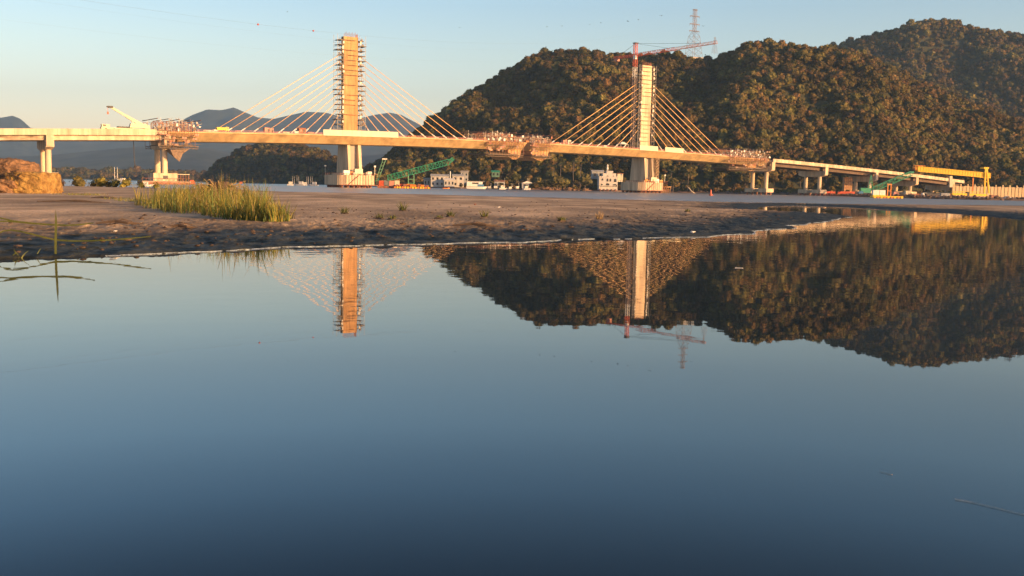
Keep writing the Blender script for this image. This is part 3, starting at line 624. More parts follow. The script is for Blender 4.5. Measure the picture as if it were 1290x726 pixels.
# ------------------------------------------------------------------ form travellers
def traveller(s0, L_, label, below, seed, up=5.0, shells=()):
    rr = random.Random(seed); o = thing('form_traveller', label, 'form traveller', B(s0, 0, zd(s0)), RZ, 'form travellers on the deck ends')
    for y in (-W2 - 1.0, -4, 4, W2 + 1.0):
        mb = MB(); hh2 = up * (.5 if y < -6 else .8); mb.truss((-L_ / 2 + rr.uniform(0, 3), y, .3 + hh2 / 2), (L_ / 2 - rr.uniform(0, 3), y, .3 + hh2 / 2 + rr.uniform(-.3, .5)), .6, hh2, 9, .17); mb.build('main_truss', 'rust' if abs(y) < 6 else 'mud', o)
    for k in range(5):
        x = -L_ / 2 + L_ * k / 4; mb = MB(); mb.bar((x, -W2 - 2, up), (x, W2 + 2, up), .3); mb.build('cross_beam', 'rust', o)
    mb = MB()
    for k in range(int(L_ / 1.6)):
        x = -L_ / 2 + k * 1.6 + rr.uniform(-.3, .3); h = rr.uniform(1.2, up + .8); mb.bar((x, -W2 - .6, 0), (x + rr.uniform(-.3, .3), -W2 - .6, h), .13)
        mb.bar((x - .8, -W2 - .6, h * .8), (x + .8, -W2 - .6, h * .8), .1)
        h = rr.uniform(2, up + 1); mb.bar((x, 5, 0), (x, 5, h), .15)
    mb.build('handrail_posts', 'tarp', o)
    mb = MB()
    for k in range(int(L_ * 1.4)):
        x = rr.gauss(0, L_ * .24); x = max(-L_ / 2, min(L_ / 2, x)); y = rr.uniform(-W2 - 1, 2); h = rr.uniform(1, up + 1.6) * (1 - abs(x) / L_ * .7); a_ = rr.uniform(-.5, .5)
        mb.bar((x, y, 0), (x + a_, y, h), .12); mb.bar((x + a_ - rr.uniform(.5, 1.6), y, h * rr.uniform(.6, 1)), (x + a_ + rr.uniform(.5, 1.6), y, h * rr.uniform(.7, 1)), .16)
    mb.build('props', 'grey', o)
    for k in range(int(L_ * .9)):
        x = rr.uniform(-L_ / 2, L_ / 2); z = rr.uniform(.4, up * .8); box('formwork_panel', rr.choice(['mud', 'tarp', 'rust', 'grey', 'cloth', 'white', 'plank']), o, (x, -W2 - 1.6 - rr.uniform(0, .3), z), (rr.uniform(.5, 1.5), .1, rr.uniform(.4, 1.3)))
    for k in range(int(L_ * .8)):
        x = rr.uniform(-L_ / 2, L_ / 2 * .9); z = -rr.uniform(.4, below - .8); box('hung_panel', rr.choice(['form', 'rust', 'plank', 'mud', 'redl', 'mud']), o, (x, -W2 - .9 - rr.uniform(0, .9), z), (rr.uniform(.7, 2.2), .12, rr.uniform(.5, 1.5)))
    for k in range(7):
        x = rr.uniform(-L_ / 2 + 1, L_ / 2 - 1); box('equipment_box', rr.choice(['tarp', 'redl', 'grey', 'orange', 'cream', 'white']), o, (x, -W2 + rr.uniform(.6, 6), rr.uniform(.8, 1.6)), (rr.uniform(1, 2.4), 1.4, rr.uniform(.9, 1.6)))
    mb = MB()
    for k in range(int(L_ / 2.0)):
        x = -L_ / 2 + 1 + k * 2.0
        for y in (-W2 - 1.4, W2 + 1.4): mb.bar((x, y, 1.0), (x, y, -below + rr.uniform(0, 1.5)), .14)
    mb.build('hanger_rods', 'rust', o)
    for z in (-1.6, -3.4, -below + .6):
        if z < -below: continue
        mb = MB(); mb.box((0, -W2 - 1.3, z), (L_ * (1.0 if z > -3 else .9), 1.5, .16)); mb.bar((-L_ / 2, -W2 - 2, z + 1.1), (L_ / 2, -W2 - 2, z + 1.1), .1)
        for k in range(int(L_ / 1.5)): mb.bar((-L_ / 2 + k * 1.5, -W2 - 2, z), (-L_ / 2 + k * 1.5, -W2 - 2, z + 1.1), .08)
        mb.build('side_walkway', 'rust' if z > -3 else 'plank', o)
    mb = MB(); mb.truss((-L_ / 2 + 1, -W2 - .2, -below + .2), (L_ / 2 - 1, -W2 - .2, -below + .2), 1.0, 1.2, 8, .2); mb.truss((-L_ / 2 + 1, W2, -below + .2), (L_ / 2 - 1, W2, -below + .2), 1.0, 1.2, 8, .2)
    mb.box((0, 0, -below + 1.1), (L_ * .7, 2 * W2, .4)); mb.build('bottom_platform', 'plank', o)
    for (xa, xb, depth) in shells:
        mb = MB(); n = 8; ps_ = []
        for k in range(n + 1):
            a = PI * k / n; ps_.append(((xa + xb) / 2 - math.cos(a) * (xb - xa) / 2, -4.4 - math.sin(a) ** .6 * depth))
        mb.prism([(xa, -4.35)] + ps_[1:-1] + [(xb, -4.35)], 'y', -9.5, 9.5); mb.build('form_shell', 'form', o)
    return o
sA, sB = s_at(195), s_at(250)
ft = traveller((sA + sB) / 2 + 1, (sB - sA) * .98, 'cluttered steel form traveller at the left pier with beige sheeting hung below', 7.2, 1, up=5.6)
mb = MB(); x = lambda px: s_at(px) - ((sA + sB) / 2 + 1); zl = lambda px, py: z_at(px, py) - zd((sA + sB) / 2 + 1)
mb.add([(x(214), -W2 - 1.5, zl(214, 189)), (x(238), -W2 - 1.5, zl(238, 188)), (x(230), -W2 - .9, zl(230, 194)), (x(226), -W2 - .6, zl(226, 204)), (x(218), -W2 - 1.1, zl(218, 197)),
        (x(212), -W2 + 5, zl(212, 189)), (x(241), -W2 + 5, zl(241, 187)), (x(226), -W2 + 3, zl(226, 201))], [(0, 1, 2), (0, 2, 3), (0, 3, 4), (5, 7, 6), (0, 5, 6, 1), (1, 6, 7, 3, 2), (0, 4, 3, 7, 5)])
mb.build('hanging_sheet', 'sheet2', ft)
sA, sB, sC = s_at(606), s_at(658), s_at(690)
traveller((sA + sB) / 2 + 1, (sB - sA) * .95, 'long form traveller on the deck end left of the midspan gap', 8.0, 2, up=5.2, shells=((4.0, 13.0, 5.2),))
traveller((sB + sC) / 2 + 3.5, (sC - sB) * .9, 'short form traveller on the deck end right of the midspan gap', 8.0, 3, up=4.6, shells=((-4.5, 7.0, 5.2),))
sA, sB = s_at(915), s_at(966)
traveller((sA + sB) / 2, (sB - sA), 'form traveller above the pier where the deck meets the right approach', 7.6, 4, up=5.6, shells=((1.0, 11.0, 4.2),))

# ------------------------------------------------------------------ things on the deck
def on_deck(px, off=-10.5): s = s_at(px, off); return B(s, off, zd(s) + .02)
# truck crane
sc0 = s_at(152, -8); o = thing('truck_crane', 'cream mobile crane with raised telescopic boom on the left viaduct', 'crane', B(sc0, -8, zd(sc0)), RZ)
u = lambda px: s_at(px, -8) - sc0; zz_ = lambda px, py: P(px, py, B(s_at(px, -8), -8).y).z - zd(sc0)
xa, xb = u(128), u(188)
box('chassis', 'cream', o, ((xa + xb) / 2, 0, 1.2), (xb - xa, 2.8, .8)); cb = box('cab', 'cream', o, (xa + 2, 0, 2.2), (3.4, 2.6, 1.5)); box('window', 'glass', cb, (xa + 1.4, -1.31, 2.4), (1.4, .05, .7))
box('engine_deck', 'dark', o, ((xa + xb) / 2, 0, 1.95), (6.5, 2.4, .7)); box('superstructure', 'cream', o, (xb - 4.5, 0, 2.9), (8, 2.8, 2.0), taper=.85)
box('counterweight', 'cream', o, (xb - .8, 0, 2.5), (2.2, 2.9, 1.6))
for k in range(6): mb = MB(); mb.tube([(xa + 2 + k * (xb - xa - 3) / 5, -1.5, .6), (xa + 2 + k * (xb - xa - 3) / 5, -1.05, .6)], .62, 14); mb.build('wheel', 'dark', o)
bt = (u(141), 0, zz_(141, 135)); bb = (u(180), 0, zz_(180, 158))
mb = MB(); mb.bar(bb, Vector(bb).lerp(Vector(bt), .5), 1.25, 1.5, w2=1.05); bm_ = mb.build('boom', 'cream', o)
mb = MB(); mb.bar(Vector(bb).lerp(Vector(bt), .45), bt, .85, 1.05, w2=.75); mb.build('boom_extension', 'cream', bm_)
mb = MB(); mb.box((bt[0], 0, bt[2]), (2.0, 1.0, .9)); mb.box((bt[0] - 1.3, 0, bt[2] + .1), (.8, .8, .6)); bh = mb.build('boom_head', 'dark', bm_)
mb = MB(); mb.bar((bt[0] - 1.2, 0, bt[2]), (bt[0] - 1.2, 0, bt[2] - 2.2), .12); mb.box((bt[0] - 1.2, 0, bt[2] - 2.7), (.7, .6, 1.1)); mb.build('hook_block', 'red', bm_)
mb = MB(); mb.tube([(u(171), 0, 2.6), Vector(bb).lerp(Vector(bt), .38)], .32, 8); mb.build('lift_cylinder', 'white', o)
# cable hanging under the left span
q0 = B(s_at(169, 0), 0); zq = P(169, 177, q0.y).z; mb = MB(); mb.tube([(0, 0, 0), (.2, 0, -8), (.5, 0, P(170, 209, q0.y).z - zq)], .16, 5); mb.box((.5, 0, P(170, 209, q0.y).z - zq - .4), (.6, .6, 1.0))
tag(mb.build('hanging_cable', 'dark', loc=(q0.x, q0.y, zq)), 'dark cable with a weight hanging under the left viaduct span', 'cable')
def hut(px, wm_, h, m, label, name='site_hut', cat='hut', off=-9.5, roof=None):
    o = thing(name, label, cat, on_deck(px, off), RZ)
    b_ = box('walls', m, o, (0, 0, h / 2), (wm_, 2.4, h)); box('door', 'dark', o, (wm_ * .22, -1.215, h * .42), (.9, .04, h * .78)); box('window', 'glass', o, (-wm_ * .2, -1.215, h * .6), (wm_ * .22, .04, h * .3))
    box('roof', roof or m, o, (0, 0, h + .07), (wm_ + .3, 2.8, .14)); return o
hut(336, 2.6, 2.6, 'redl', 'first faded pink cabin on the deck between the left traveller and pylon'); hut(341, 2.2, 2.3, 'redl', 'slightly lower pink cabin touching the first one, on its right')
hut(380, 3.6, 3.0, 'rust', 'rust-red site cabin on the deck just left of the first pylon'); hut(709, 2.4, 2.6, 'redl', 'pale pink cabin where the right-hand cables begin'); hut(714.5, 2.2, 2.8, 'tarp', 'whitish cabin standing beside the pale pink one on the deck')
o = thing('dump_truck', 'small yellow truck parked on the deck right of the left traveller', 'truck', on_deck(281), RZ)
box('cab', 'yellow', o, (1.9, 0, 1.7), (1.6, 2.2, 1.9)); box('bed', 'yellow', o, (-1.0, 0, 1.7), (3.8, 2.3, 1.3), taper=1.08); box('window', 'glass', o, (2.0, -1.12, 2.1), (.9, .05, .6))
for k in (-1.8, -.4, 1.9): mb = MB(); mb.tube([(k, -1.25, .5), (k, -.9, .5)], .5, 12); mb.build('wheel', 'dark', o)
o = thing('canopy_tent', 'white peaked canopy tent on the deck left of the second pylon', 'tent', on_deck(783, -9), RZ)
mb = MB(); mb.add([(-3, -1.6, 2.6), (3, -1.6, 2.6), (3, 1.6, 2.6), (-3, 1.6, 2.6), (-.8, 0, 4.0), (.8, 0, 4.0)], [(0, 1, 5, 4), (1, 2, 5), (2, 3, 4, 5), (3, 0, 4), (3, 2, 1, 0)]); mb.build('canopy', 'white', o)
for i in (-1, 1):
    for j in (-1, 1): box('pole', 'galv', o, (i * 2.9, j * 1.5, 1.3), (.12, .12, 2.6))
cl = [(262, 5, 1.0, 'tarp', 'long low white tarpaulin stack beside the left traveller', 'material_stack'), (272, 3, 1.3, 'white', 'pale block stack next to the yellow truck', 'material_stack'), (300, 2.4, .9, 'redl', 'small pink crate among the leftmost stay cables', 'crate'),
      (360, 4, .9, 'cream', 'low cream timber stack under the left cable fan', 'material_stack'), (373, 2.2, 1.4, 'white', 'white crate beside the rust-red cabin', 'crate'), (391, 3, 1.2, 'redl', 'faded red crate between the rust-red cabin and the first pylon', 'crate'),
      (520, 2.4, 1.0, 'orange', 'orange crate on the deck right of the first pylon', 'crate'), (548, 3.0, .8, 'tarp', 'low sheeted stack under the right cables of the first pylon', 'material_stack'), (590, 4.2, 1.2, 'tarp', 'sheeted stack left of the midspan traveller', 'material_stack'),
      (700, 2.4, 1.0, 'orange', 'orange crate right of the midspan travellers', 'crate'), (735, 3, 1.0, 'redl', 'pink crate beneath the left cables of the second pylon', 'crate'), (760, 2.4, 1.2, 'white', 'white crate left of the canopy tent', 'crate'),
      (872, 2.6, 1.2, 'redl', 'red-brown crate right of the second pair of cream panels', 'crate'), (890, 3.4, 1.5, 'rust', 'rusty skip under the rightmost cables', 'skip'), (905, 2, 1.2, 'white', 'white crate left of the right-hand traveller', 'crate')]
for px, w_, h, m, lb, nm in cl:
    mb = MB(); n = 3 if nm == 'material_stack' else 1
    if nm == 'skip': mb.prism([(-w_ / 2 + .5, 0), (w_ / 2 - .5, 0), (w_ / 2, h), (-w_ / 2, h)], 'y', -.9, .9)
    else:
        for k in range(n): mb.box((.12 * (k % 2), 0, h * (k + .5) / n), (w_ - .3 * k, 1.8, h / n - .06))
        if n == 1: [mb.box((sx * (w_ / 2 - .1), -.93, h / 2), (.14, .06, h)) for sx in (-1, 0, 1)]
    tag(mb.build(nm, m, loc=on_deck(px)), lb, nm.replace('material_', '')).rotation_euler = (0, 0, RZ)
# workers: small standing figures on the deck
def person(loc, shirt, label, rz, arms=.25):
    me = bpy.data.meshes.new('person'); V = [(0, 0, .95), (0, 0, 1.2), (0, 0, 1.42), (0, 0, 1.54), (0, 0, 1.7), (.1, 0, .9), (.12, .02, .5), (.13, 0, .05), (-.1, 0, .9), (-.14, -.05, .5), (-.16, 0, .05), (.2, 0, 1.4), (.27, .03, 1.12), (.25, -.12, .88), (-.2, 0, 1.4), (-.28, 0, 1.12), (-.26, -.14, .9), (.13, -.12, .03), (-.16, -.12, .03)]
    E = [(0, 1), (1, 2), (2, 3), (3, 4), (0, 5), (5, 6), (6, 7), (0, 8), (8, 9), (9, 10), (2, 11), (11, 12), (12, 13), (2, 14), (14, 15), (15, 16), (7, 17), (10, 18)]
    me.from_pydata(V, E, []); o = bpy.data.objects.new('person', me); C.objects.link(o); md = o.modifiers.new('s', 'SKIN')
    rad = [.15, .14, .16, .06, .11, .1, .07, .05, .1, .07, .05, .07, .05, .035, .07, .05, .035, .04, .04]
    for v, r_ in zip(me.skin_vertices[0].data, rad): v.radius = (r_, r_ * .85)
    me.skin_vertices[0].data[0].use_root = True; o.modifiers.new('u', 'SUBSURF').levels = 1
    me.materials.append(M[shirt]); o.location = loc; o.rotation_euler = (0, 0, rz); tag(o, label, 'person', 'workers on the deck'); 
    hb = MB(); hb.tube([(0, 0, 1.76), (0, 0, 1.80), (0, 0, 1.87)], [.16, .14, .05], 8); h_ = hb.build('hard_hat', 'white', o); return o
for k, (px, sh, lb) in enumerate(((992, 'orange', 'worker in orange overalls and white helmet nearest the right traveller'), (1012, 'blue', 'worker in blue standing on the first right approach span'), (1052, 'redl', 'worker in faded red on the second right approach span'),
                                  (1092, 'orange', 'worker in orange further down the right approach above the green crane'), (530, 'blue', 'worker in blue right of the first pylon'), (745, 'orange', 'worker in orange under the left cables of the second pylon'), (462, 'redl', 'worker in faded red standing by the long cream panels'))):
    person(on_deck(px, -10.9), sh, lb, RZ + k)

# ------------------------------------------------------------------ power line on the hill
def pylon_lattice(px, ytop, ybase, Y, label, w0, arms):
    b_ = P(px, ybase, Y); H = P(px, ytop, Y).z - b_.z; o = thing('transmission_tower', label, 'power pylon', b_, .5, 'transmission towers on the hill')
    mb = MB(); n = 9; r = w0 * .011
    wd = lambda t: w0 * (1 - t) ** 1.0 * .5 * (1 if t < .45 else 1) + w0 * .10 if t < .45 else w0 * .13 + w0 * .245 * max(0, (.6 - t))
    for k in range(n):
        t0, t1 = k / n, (k + 1) / n; a, b2 = wd(t0), wd(t1); cs = ((-1, -1), (1, -1), (1, 1), (-1, 1))
        for i in range(4):
            c, d = cs[i], cs[(i + 1) % 4]; p_ = (c[0] * a, c[1] * a, H * t0); q_ = (c[0] * b2, c[1] * b2, H * t1)
            mb.bar(p_, q_, r * 1.5); mb.bar(p_, (d[0] * b2, d[1] * b2, H * t1), r); mb.bar((d[0] * a, d[1] * a, H * t0), q_, r); mb.bar(q_, (d[0] * b2, d[1] * b2, H * t1), r)
    mb.build('lattice', 'pgrey', o)
    for t, l_ in arms:
        mb = MB(); mb.truss((-l_, 0, H * t), (l_, 0, H * t), w0 * .09, w0 * .06, 6, r * 1.3)
        for x_ in (-l_, l_): mb.bar((x_, 0, H * t), (x_, 0, H * t - w0 * .16), r * 1.2)
        mb.build('cross_arm', 'pgrey', o)
    return o, H
pt, PH = pylon_lattice(873.5, 12, 74, 1305, 'tall lattice power pylon on the hilltop above the tower crane', 13.5, ((.99, 3.2), (.86, 7.2), (.70, 7.4), (.56, 7.6)))
pylon_lattice(900, 47, 68, 1330, 'small distant lattice pylon peeping over the ridge right of the tall one', 5, ((.95, 1.6), (.8, 2.4)))
o = thing('pylon_foundation_building', 'pale low concrete hut at the base of the tall power pylon', 'hut', P(880, 79, 1290), .3)
box('walls', 'wall', o, (0, 0, 2.5), (20, 5, 7)); box('roof', 'conc_d', o, (0, 0, 6.2), (21, 5.6, .4)); [box('opening', 'dark', o, (-7.5 + k * 5, -2.52, 3.2), (2.2, .05, 3.4)) for k in range(4)]
# wires
tb = pt.location
for k, (px, y0, y1) in enumerate(((-150, -40, 23), (-150, -30, 31), (-150, 4, 39))):
    a = P(px, y0, 300); b2 = P(869, y1, 1305); pts = [a.lerp(b2, t / 24) - Vector((0, 0, 26 * 4 * (t / 24) * (1 - t / 24))) for t in range(25)]
    mb = MB(); mb.tube([p - a for p in pts], .010 + .010 * (k == 0), 4); tag(mb.build('power_line', 'grey', loc=a), ['highest faint power line crossing the sky', 'middle faint power line crossing the sky', 'lowest faint power line crossing the sky'][k], 'cable', 'power lines over the lagoon')
    if k == 0:
        for px_, py_ in ((290, 8), (405, 15)):
            best = min(pts, key=lambda p: abs((cam_m.inverted() @ p).x / -(cam_m.inverted() @ p).z * F + 645 - px_))
            mb = MB(); lump(mb, (0, 0, 0), .45, 2, 1, 1, 0); tag(mb.build('marker_ball', 'red', loc=best, smooth=True), 'red warning ball on the highest power line, ' + ('nearer the left edge of the sky' if px_ < 300 else 'above the left cable fan'), 'marker ball', 'warning balls on the power line')
# birds
for k, (px, py, Y, s) in enumerate(((689, 34, 330, .9), (708, 33, 320, .9), (743, 31, 300, 1.0), (757, 29, 310, .9), (791, 27, 300, 1.1), (804, 25, 310, .8), (833, 20, 300, 1.1), (886, 33, 320, 1.0), (579, 35, 330, .9), (362, 15, 310, .8))):
    o = thing('bird', 'small dark gliding bird, ' + ['leftmost above the forested hill', 'second bird above the forested hill', 'bird above the hill, midway to the crane', 'bird just right of the midway one', 'bird above the crane head, left one', 'bird above the crane head, right one', 'highest bird near the power pylon', 'bird right of the power pylon', 'lone bird between the two pylons', 'lone bird over the left cable fan'][k], 'bird', P(px, py, Y), k * .7, 'birds in the sky')
    mb = MB(); mb.tube([(-.3 * s, 0, 0), (-.1 * s, 0, 0), (.12 * s, 0, .01), (.28 * s, 0, 0)], [.01, .07 * s, .06 * s, .02], 6); mb.build('body', 'dark', o)
    for sd in (-1, 1): mb = MB(); mb.add([(.1 * s, 0, 0), (-.08 * s, 0, 0), (-.05 * s, sd * .4 * s, .12 * s), (.1 * s, sd * .38 * s, .13 * s), (-.12 * s, sd * .75 * s, .05 * s)], [(0, 1, 2, 3), (3, 2, 4)]); mb.build('wing', 'dark', o)

# ------------------------------------------------------------------ work on the pile caps
def clutter(parent, rr, n, x0, x1, y0, y1, z, hmax=2.2):
    for k in range(n):
        h = rr.uniform(.6, hmax); box('equipment', rr.choice(['rust', 'tarp', 'redl', 'grey', 'cream', 'orange']), parent, (rr.uniform(x0, x1), rr.uniform(y0, y1), z + h / 2), (rr.uniform(.8, 2.4), rr.uniform(.8, 2), h))
for nm, s0, lb, px_l in (('first', 0, 'rust and timber work staging round the pile cap of the first pylon', (415, 463)), ('second', SPAN, 'work staging with a lattice stair on the sunny side of the second pylon pile cap', (789, 829))):
    rr = random.Random(len(nm)); o = thing('work_staging', lb, 'staging', B(s0, 0, 6.4), RZ, 'staging on the pile caps')
    mb = MB()
    for k in range(14): mb.bar((-10 + k * 1.55, -11.9, -5.4), (-10 + k * 1.55, -11.9, .9), .14)
    for z in (-4.9, .7): mb.bar((-10.4, -11.9, z), (10.6, -11.9, z), .14)
    mb.box((0, -12.2, -5.1), (21, 1.3, .15)); mb.bar((-6, -12.1, -5), (0, -12.1, 0), .25); mb.build('side_frame', 'rust', o)
    mb = MB(); mb.bar((-10.3, 11, 1), (-10.3, -11, 1), .12); [mb.bar((-10.3, -11 + k * 2.2, 0), (-10.3, -11 + k * 2.2, 1), .1) for k in range(11)]; mb.build('handrail', 'rust', o)
    clutter(o, rr, 10, -9, 9, -10.6, -8, 0, 2.4)
    box('container', 'cream', o, (.5, -9.6, 1.9), (4.4, 2.2, 2.6)); box('container', 'white', o, (3 if s0 else -6.2, -9.6, 1.2), (3.4, 2.2, 2.3))
    for sx in (-1, 1):
        mb = MB(); mb.bar((sx * 9.6, -10.4 if sx > 0 else 9, 0), (sx * 9.6, -10.4 if sx > 0 else 9, 4.6), .16); ml = mb.build('light_mast', 'galv', o); box('floodlight', 'white', ml, (sx * 9.6, -10.5 if sx > 0 else 8.9, 4.7), (.9, .5, .8))
    if s0:
        mb = MB(); zt = zd(s0) - 4.6 - 6.4; mb.truss((4.9, -7.6, 0), (4.9, -7.6, zt), 2.4, 1.6, 9, .2)
        for k in range(8): mb.bar((3.8, -8.5, zt * k / 8), (6.0, -8.5, zt * (k + 1) / 8), .3)
        mb.build('stair_tower', 'cloth', o)
        mb = MB(); mb.truss((12.5, -11, -5), (12.5, 0, -5), 3.2, 4.4, 6, .25); mb.box((12.5, -5, -2.4), (3.6, 13, .3)); mb.build('side_platform', 'form', o)
# left pier platform and roofed barge beside it
s0 = sl[0]; o = thing('pontoon_platform', 'cream roofed work platform round the footing of the left traveller pier', 'platform', B(s0, 0, 0), RZ)
x = lambda px: s_at(px, -12) - s0
xa, xb = x(176), x(237)
box('hull', 'rust', o, ((xa + xb) / 2, -12, .5), (xb - xa, 9, .9)); box('hull_deck', 'mud', o, ((xa + xb) / 2, -12, 1.25), (xb - xa, 9, .6)); box('deck_house', 'conc', o, (x(206), -12.5, 3.3), (x(221) - x(191), 6, 3.6)); box('roof', 'cream', o, (x(226), -12.5, 4.75), (x(236) - x(216), 6.5, .25))
for k in range(5): box('post', 'rust', o, (x(221.5) + k * 1.2, -15.6, 3.3), (.2, .2, 3.2))
box('red_bow', 'red', o, (xb + 1.2, -13, 1.3), (2.6, 4, 1.8), taper=.6); box('dark_opening', 'dark', o, (x(206), -15.53, 3.2), (2.2, .06, 1.6))
mb = MB(); [mb.bar((xa + k * 1.8, -16.3, 1.7), (xa + k * 1.8, -16.3, 2.8), .12) for k in range(int((xb - xa) / 1.8))]; mb.bar((xa, -16.3, 2.75), (xb, -16.3, 2.75), .12); mb.build('railing', 'rust', o)

# ------------------------------------------------------------------ boats
def hull_mb(L_, Wd, H_, bow=.3):
    mb = MB(); st = [(-.5, .8, 1.0, 0), (-.3, 1, .95, 0), (0, 1, .95, 0), (.25, .85, 1.05, 0), (.42, .4, 1.25, 0), (.5, .04, 1.4, 0)]; vs = []
    for t, wf, hf, _ in st: vs += [(t * L_, -Wd / 2 * wf, H_ * hf), (t * L_ * .94, -Wd / 2 * wf * .7, -.2), (t * L_ * .94, Wd / 2 * wf * .7, -.2), (t * L_, Wd / 2 * wf, H_ * hf)]
    n = len(st); fs = [(k * 4 + i, k * 4 + i + 1, k * 4 + i + 5, k * 4 + i + 4) for k in range(n - 1) for i in range(3)] + [(k * 4 + 3, k * 4, k * 4 + 4, k * 4 + 7) for k in range(n - 1)] + [(0, 1, 2, 3), (n * 4 - 4, n * 4 - 3, n * 4 - 2, n * 4 - 1)]
    return mb.add(vs, fs)
def boat(px, Y, L_, rz, hullm, cabm, label, masts=1, mast_h=4.5, cab=True, name='fishing_boat', z=0.0, group='fishing boats'):
    p = GX(px, Y, z); o = thing(name, label, 'boat', p, rz, group); H_ = L_ * .13
    hull_mb(L_, L_ * .3, H_).build('hull', hullm, o)
    if cab:
        cb_ = box('cabin', cabm, o, (-L_ * .16, 0, H_ + L_ * .11), (L_ * .34, L_ * .2, L_ * .2)); box('roof', 'white', cb_, (-L_ * .14, 0, H_ + L_ * .225), (L_ * .42, L_ * .24, L_ * .02))
        mb = MB(); [mb.box((-L_ * .25 + k * L_ * .09, -L_ * .102, H_ + L_ * .13), (L_ * .05, .03, L_ * .06)) for k in range(3)]; mb.build('window', 'glass', cb_)
    for k in range(masts): mb = MB(); mb.tube([(L_ * (.05 + .16 * k), 0, H_ * .8), (L_ * (.05 + .16 * k), 0, H_ + mast_h)], [.07 + L_ * .004, .05], 6); mb.build('mast', 'white', o)
    return o
boat(149, 330, 6.2, 2.9, 'blue', 'white', 'blue-hulled fishing boat with white cabin beyond the shrubs at left', 2, 5.0)
boat(186, 300, 3.6, .1, 'white', 'white', 'small white boat with pale green stripe left of the cream platform', 0)
for k, (px, Y, l_, rz) in enumerate(((368, 700, 7, .2), (377, 690, 8, 2.9), (386, 705, 6.5, .1), (394, 695, 7.5, 3.0))):
    boat(px, Y, l_, rz, 'white', 'white', ['moored white boat, leftmost of the cluster under the bridge', 'largest white boat in the moored cluster under the bridge', 'smallest white boat in the moored cluster under the bridge', 'white boat at the right end of the moored cluster, nearest the pile cap'][k], 2, 5.5, group='boats moored left of the first pylon')
boat(562, 655, 4.5, .1, 'orange', 'white', 'small open orange boat in front of the white boathouses', 0, cab=False)
lb = ['first boat tied at the dock right of the blue-white ferry', 'second boat along the dock, dark hull', 'third boat along the dock, white cabin', 'fourth boat along the dock with a tall mast', 'fifth boat along the dock, low hull', 'boat at the right end of the dock under a peaked white roof']
for k, px in enumerate((618, 626, 635, 644, 653, 664)): boat(px, 790, 6 + (k % 3), .15 * k, ['grey', 'dark', 'white', 'grey', 'dark', 'white'][k], 'white', lb[k], 1 + k % 2, 4 + (k % 3) * 2, group='boats along the dock')
o = thing('ferry', 'blue and white ferry moored beside the grey boathouses', 'ferry', GX(601, 790), .12)
hull_mb(17, 4.5, 1.6).build('hull', 'white', o); cbn = box('cabin', 'white', o, (-2, 0, 3.6), (12, 4, 3.8)); box('stripe', 'blue', o, (2.6, -2.02, 2.7), (5, .08, 1.7)); box('roof', 'wallg', cbn, (-1, 0, 5.65), (13.5, 4.6, .25)); box('window', 'glass', cbn, (-1.5, -2.02, 4.3), (5, .06, 1.1))

# ------------------------------------------------------------------ green equipment by the first pylon
p = GX(484, 560); o = thing('piling_rig', 'green piling rig with leaning two-rail leader beside the first pile cap', 'piling rig', p, 0)
q = lambda px, py, Y=560: P(px, py, Y) - p
mb = MB(); mb.tube([(q(476.5, 240).x, 0, -1), (q(476.5, 226).x, 0, q(476.5, 224).z)], .45, 8); mb.build('spud_pile', 'green', o)
for dx in (0, 3.6):
    mb = MB(); mb.bar(q(474 + dx * .8, 226), q(482.5 + dx, 201), .28); mb.build('leader_rail', 'lgreen', o)
mb = MB()
for k in range(7): t = k / 6; mb.bar(q(474, 226).lerp(q(482.5, 201), t), q(477, 226).lerp(q(486, 201), t), .22)
mb.build('leader_rungs', 'lgreen', o); box('leader_head', 'white', o, q(484.6, 200.5), (2.6, 1.2, .7))
box('winch_house', 'green', o, (-2.0, 0, 3.0), (5, 4, 2.6))
p = GX(525, 555); o = thing('truss_boom_crane', 'long green lattice boom rising to the right beside the first pylon', 'crane', p, 0)
q = lambda px, py, Y=555: P(px, py, Y) - p
a, b2 = q(489, 224.5), q(566, 204)
mb = MB(); mb.truss(a, b2, 2.2, 2.9, 18, .27); mb.build('boom', 'green', o)
mb = MB(); mb.truss(b2, q(571, 200), 1.6, 1.5, 2, .35); mb.build('boom_tip', 'green', o)
for px in (514.5, 521.5): mb = MB(); mb.bar(q(px, 220), q(px, 232.5), .42); mb.build('leg', 'lgreen', o)
mb = MB(); [mb.bar(q(514.5, y), q(521.5, y), .3) for y in (220, 226, 231)]; mb.build('leg_brace', 'lgreen', o)
mb = MB(); mb.bar(a, (a.x, a.y, .8), .7); mb.build('pivot_post', 'green', o)
p = GX(490, 556); o = thing('barge', 'rusty barge carrying containers between the pile cap and the green boom', 'barge', p, 0)
box('hull', 'rust', o, (0, 2, .6), (12, 7, 1.2)); 
for k, (x_, w_, m_) in enumerate(((-4, 2.6, 'red'), (-1.2, 2.6, 'grey'), (1.6, 2.6, 'redl'), (4.4, 2.4, 'cream'))): box('container', m_, o, (x_, -.3, 2.6 + .2 * (k % 2)), (w_, 2.4, 2.8)); 
p = GX(519, 550); o = thing('barge', 'low float barge with yellow drums and red parts under the green boom', 'barge', p, 0)
box('hull', 'rust', o, (0, 2, .4), (19.5, 5, .7))
for k in range(14): mb = MB(); mb.tube([(-9 + k * 1.38, -.75, .55), (-9 + k * 1.38, .2, .55)], .55, 10); mb.build('drum', 'yellow' if k % 3 else 'orange', o)
rr = random.Random(4)
for k in range(9): box('load', rr.choice(['red', 'rust', 'orange', 'tarp']), o, (-8 + k * 2 + rr.uniform(-.4, .4), rr.uniform(1, 3), 1.3 + rr.uniform(0, .5)), (1.7, 1.3, rr.uniform(.8, 1.6)))

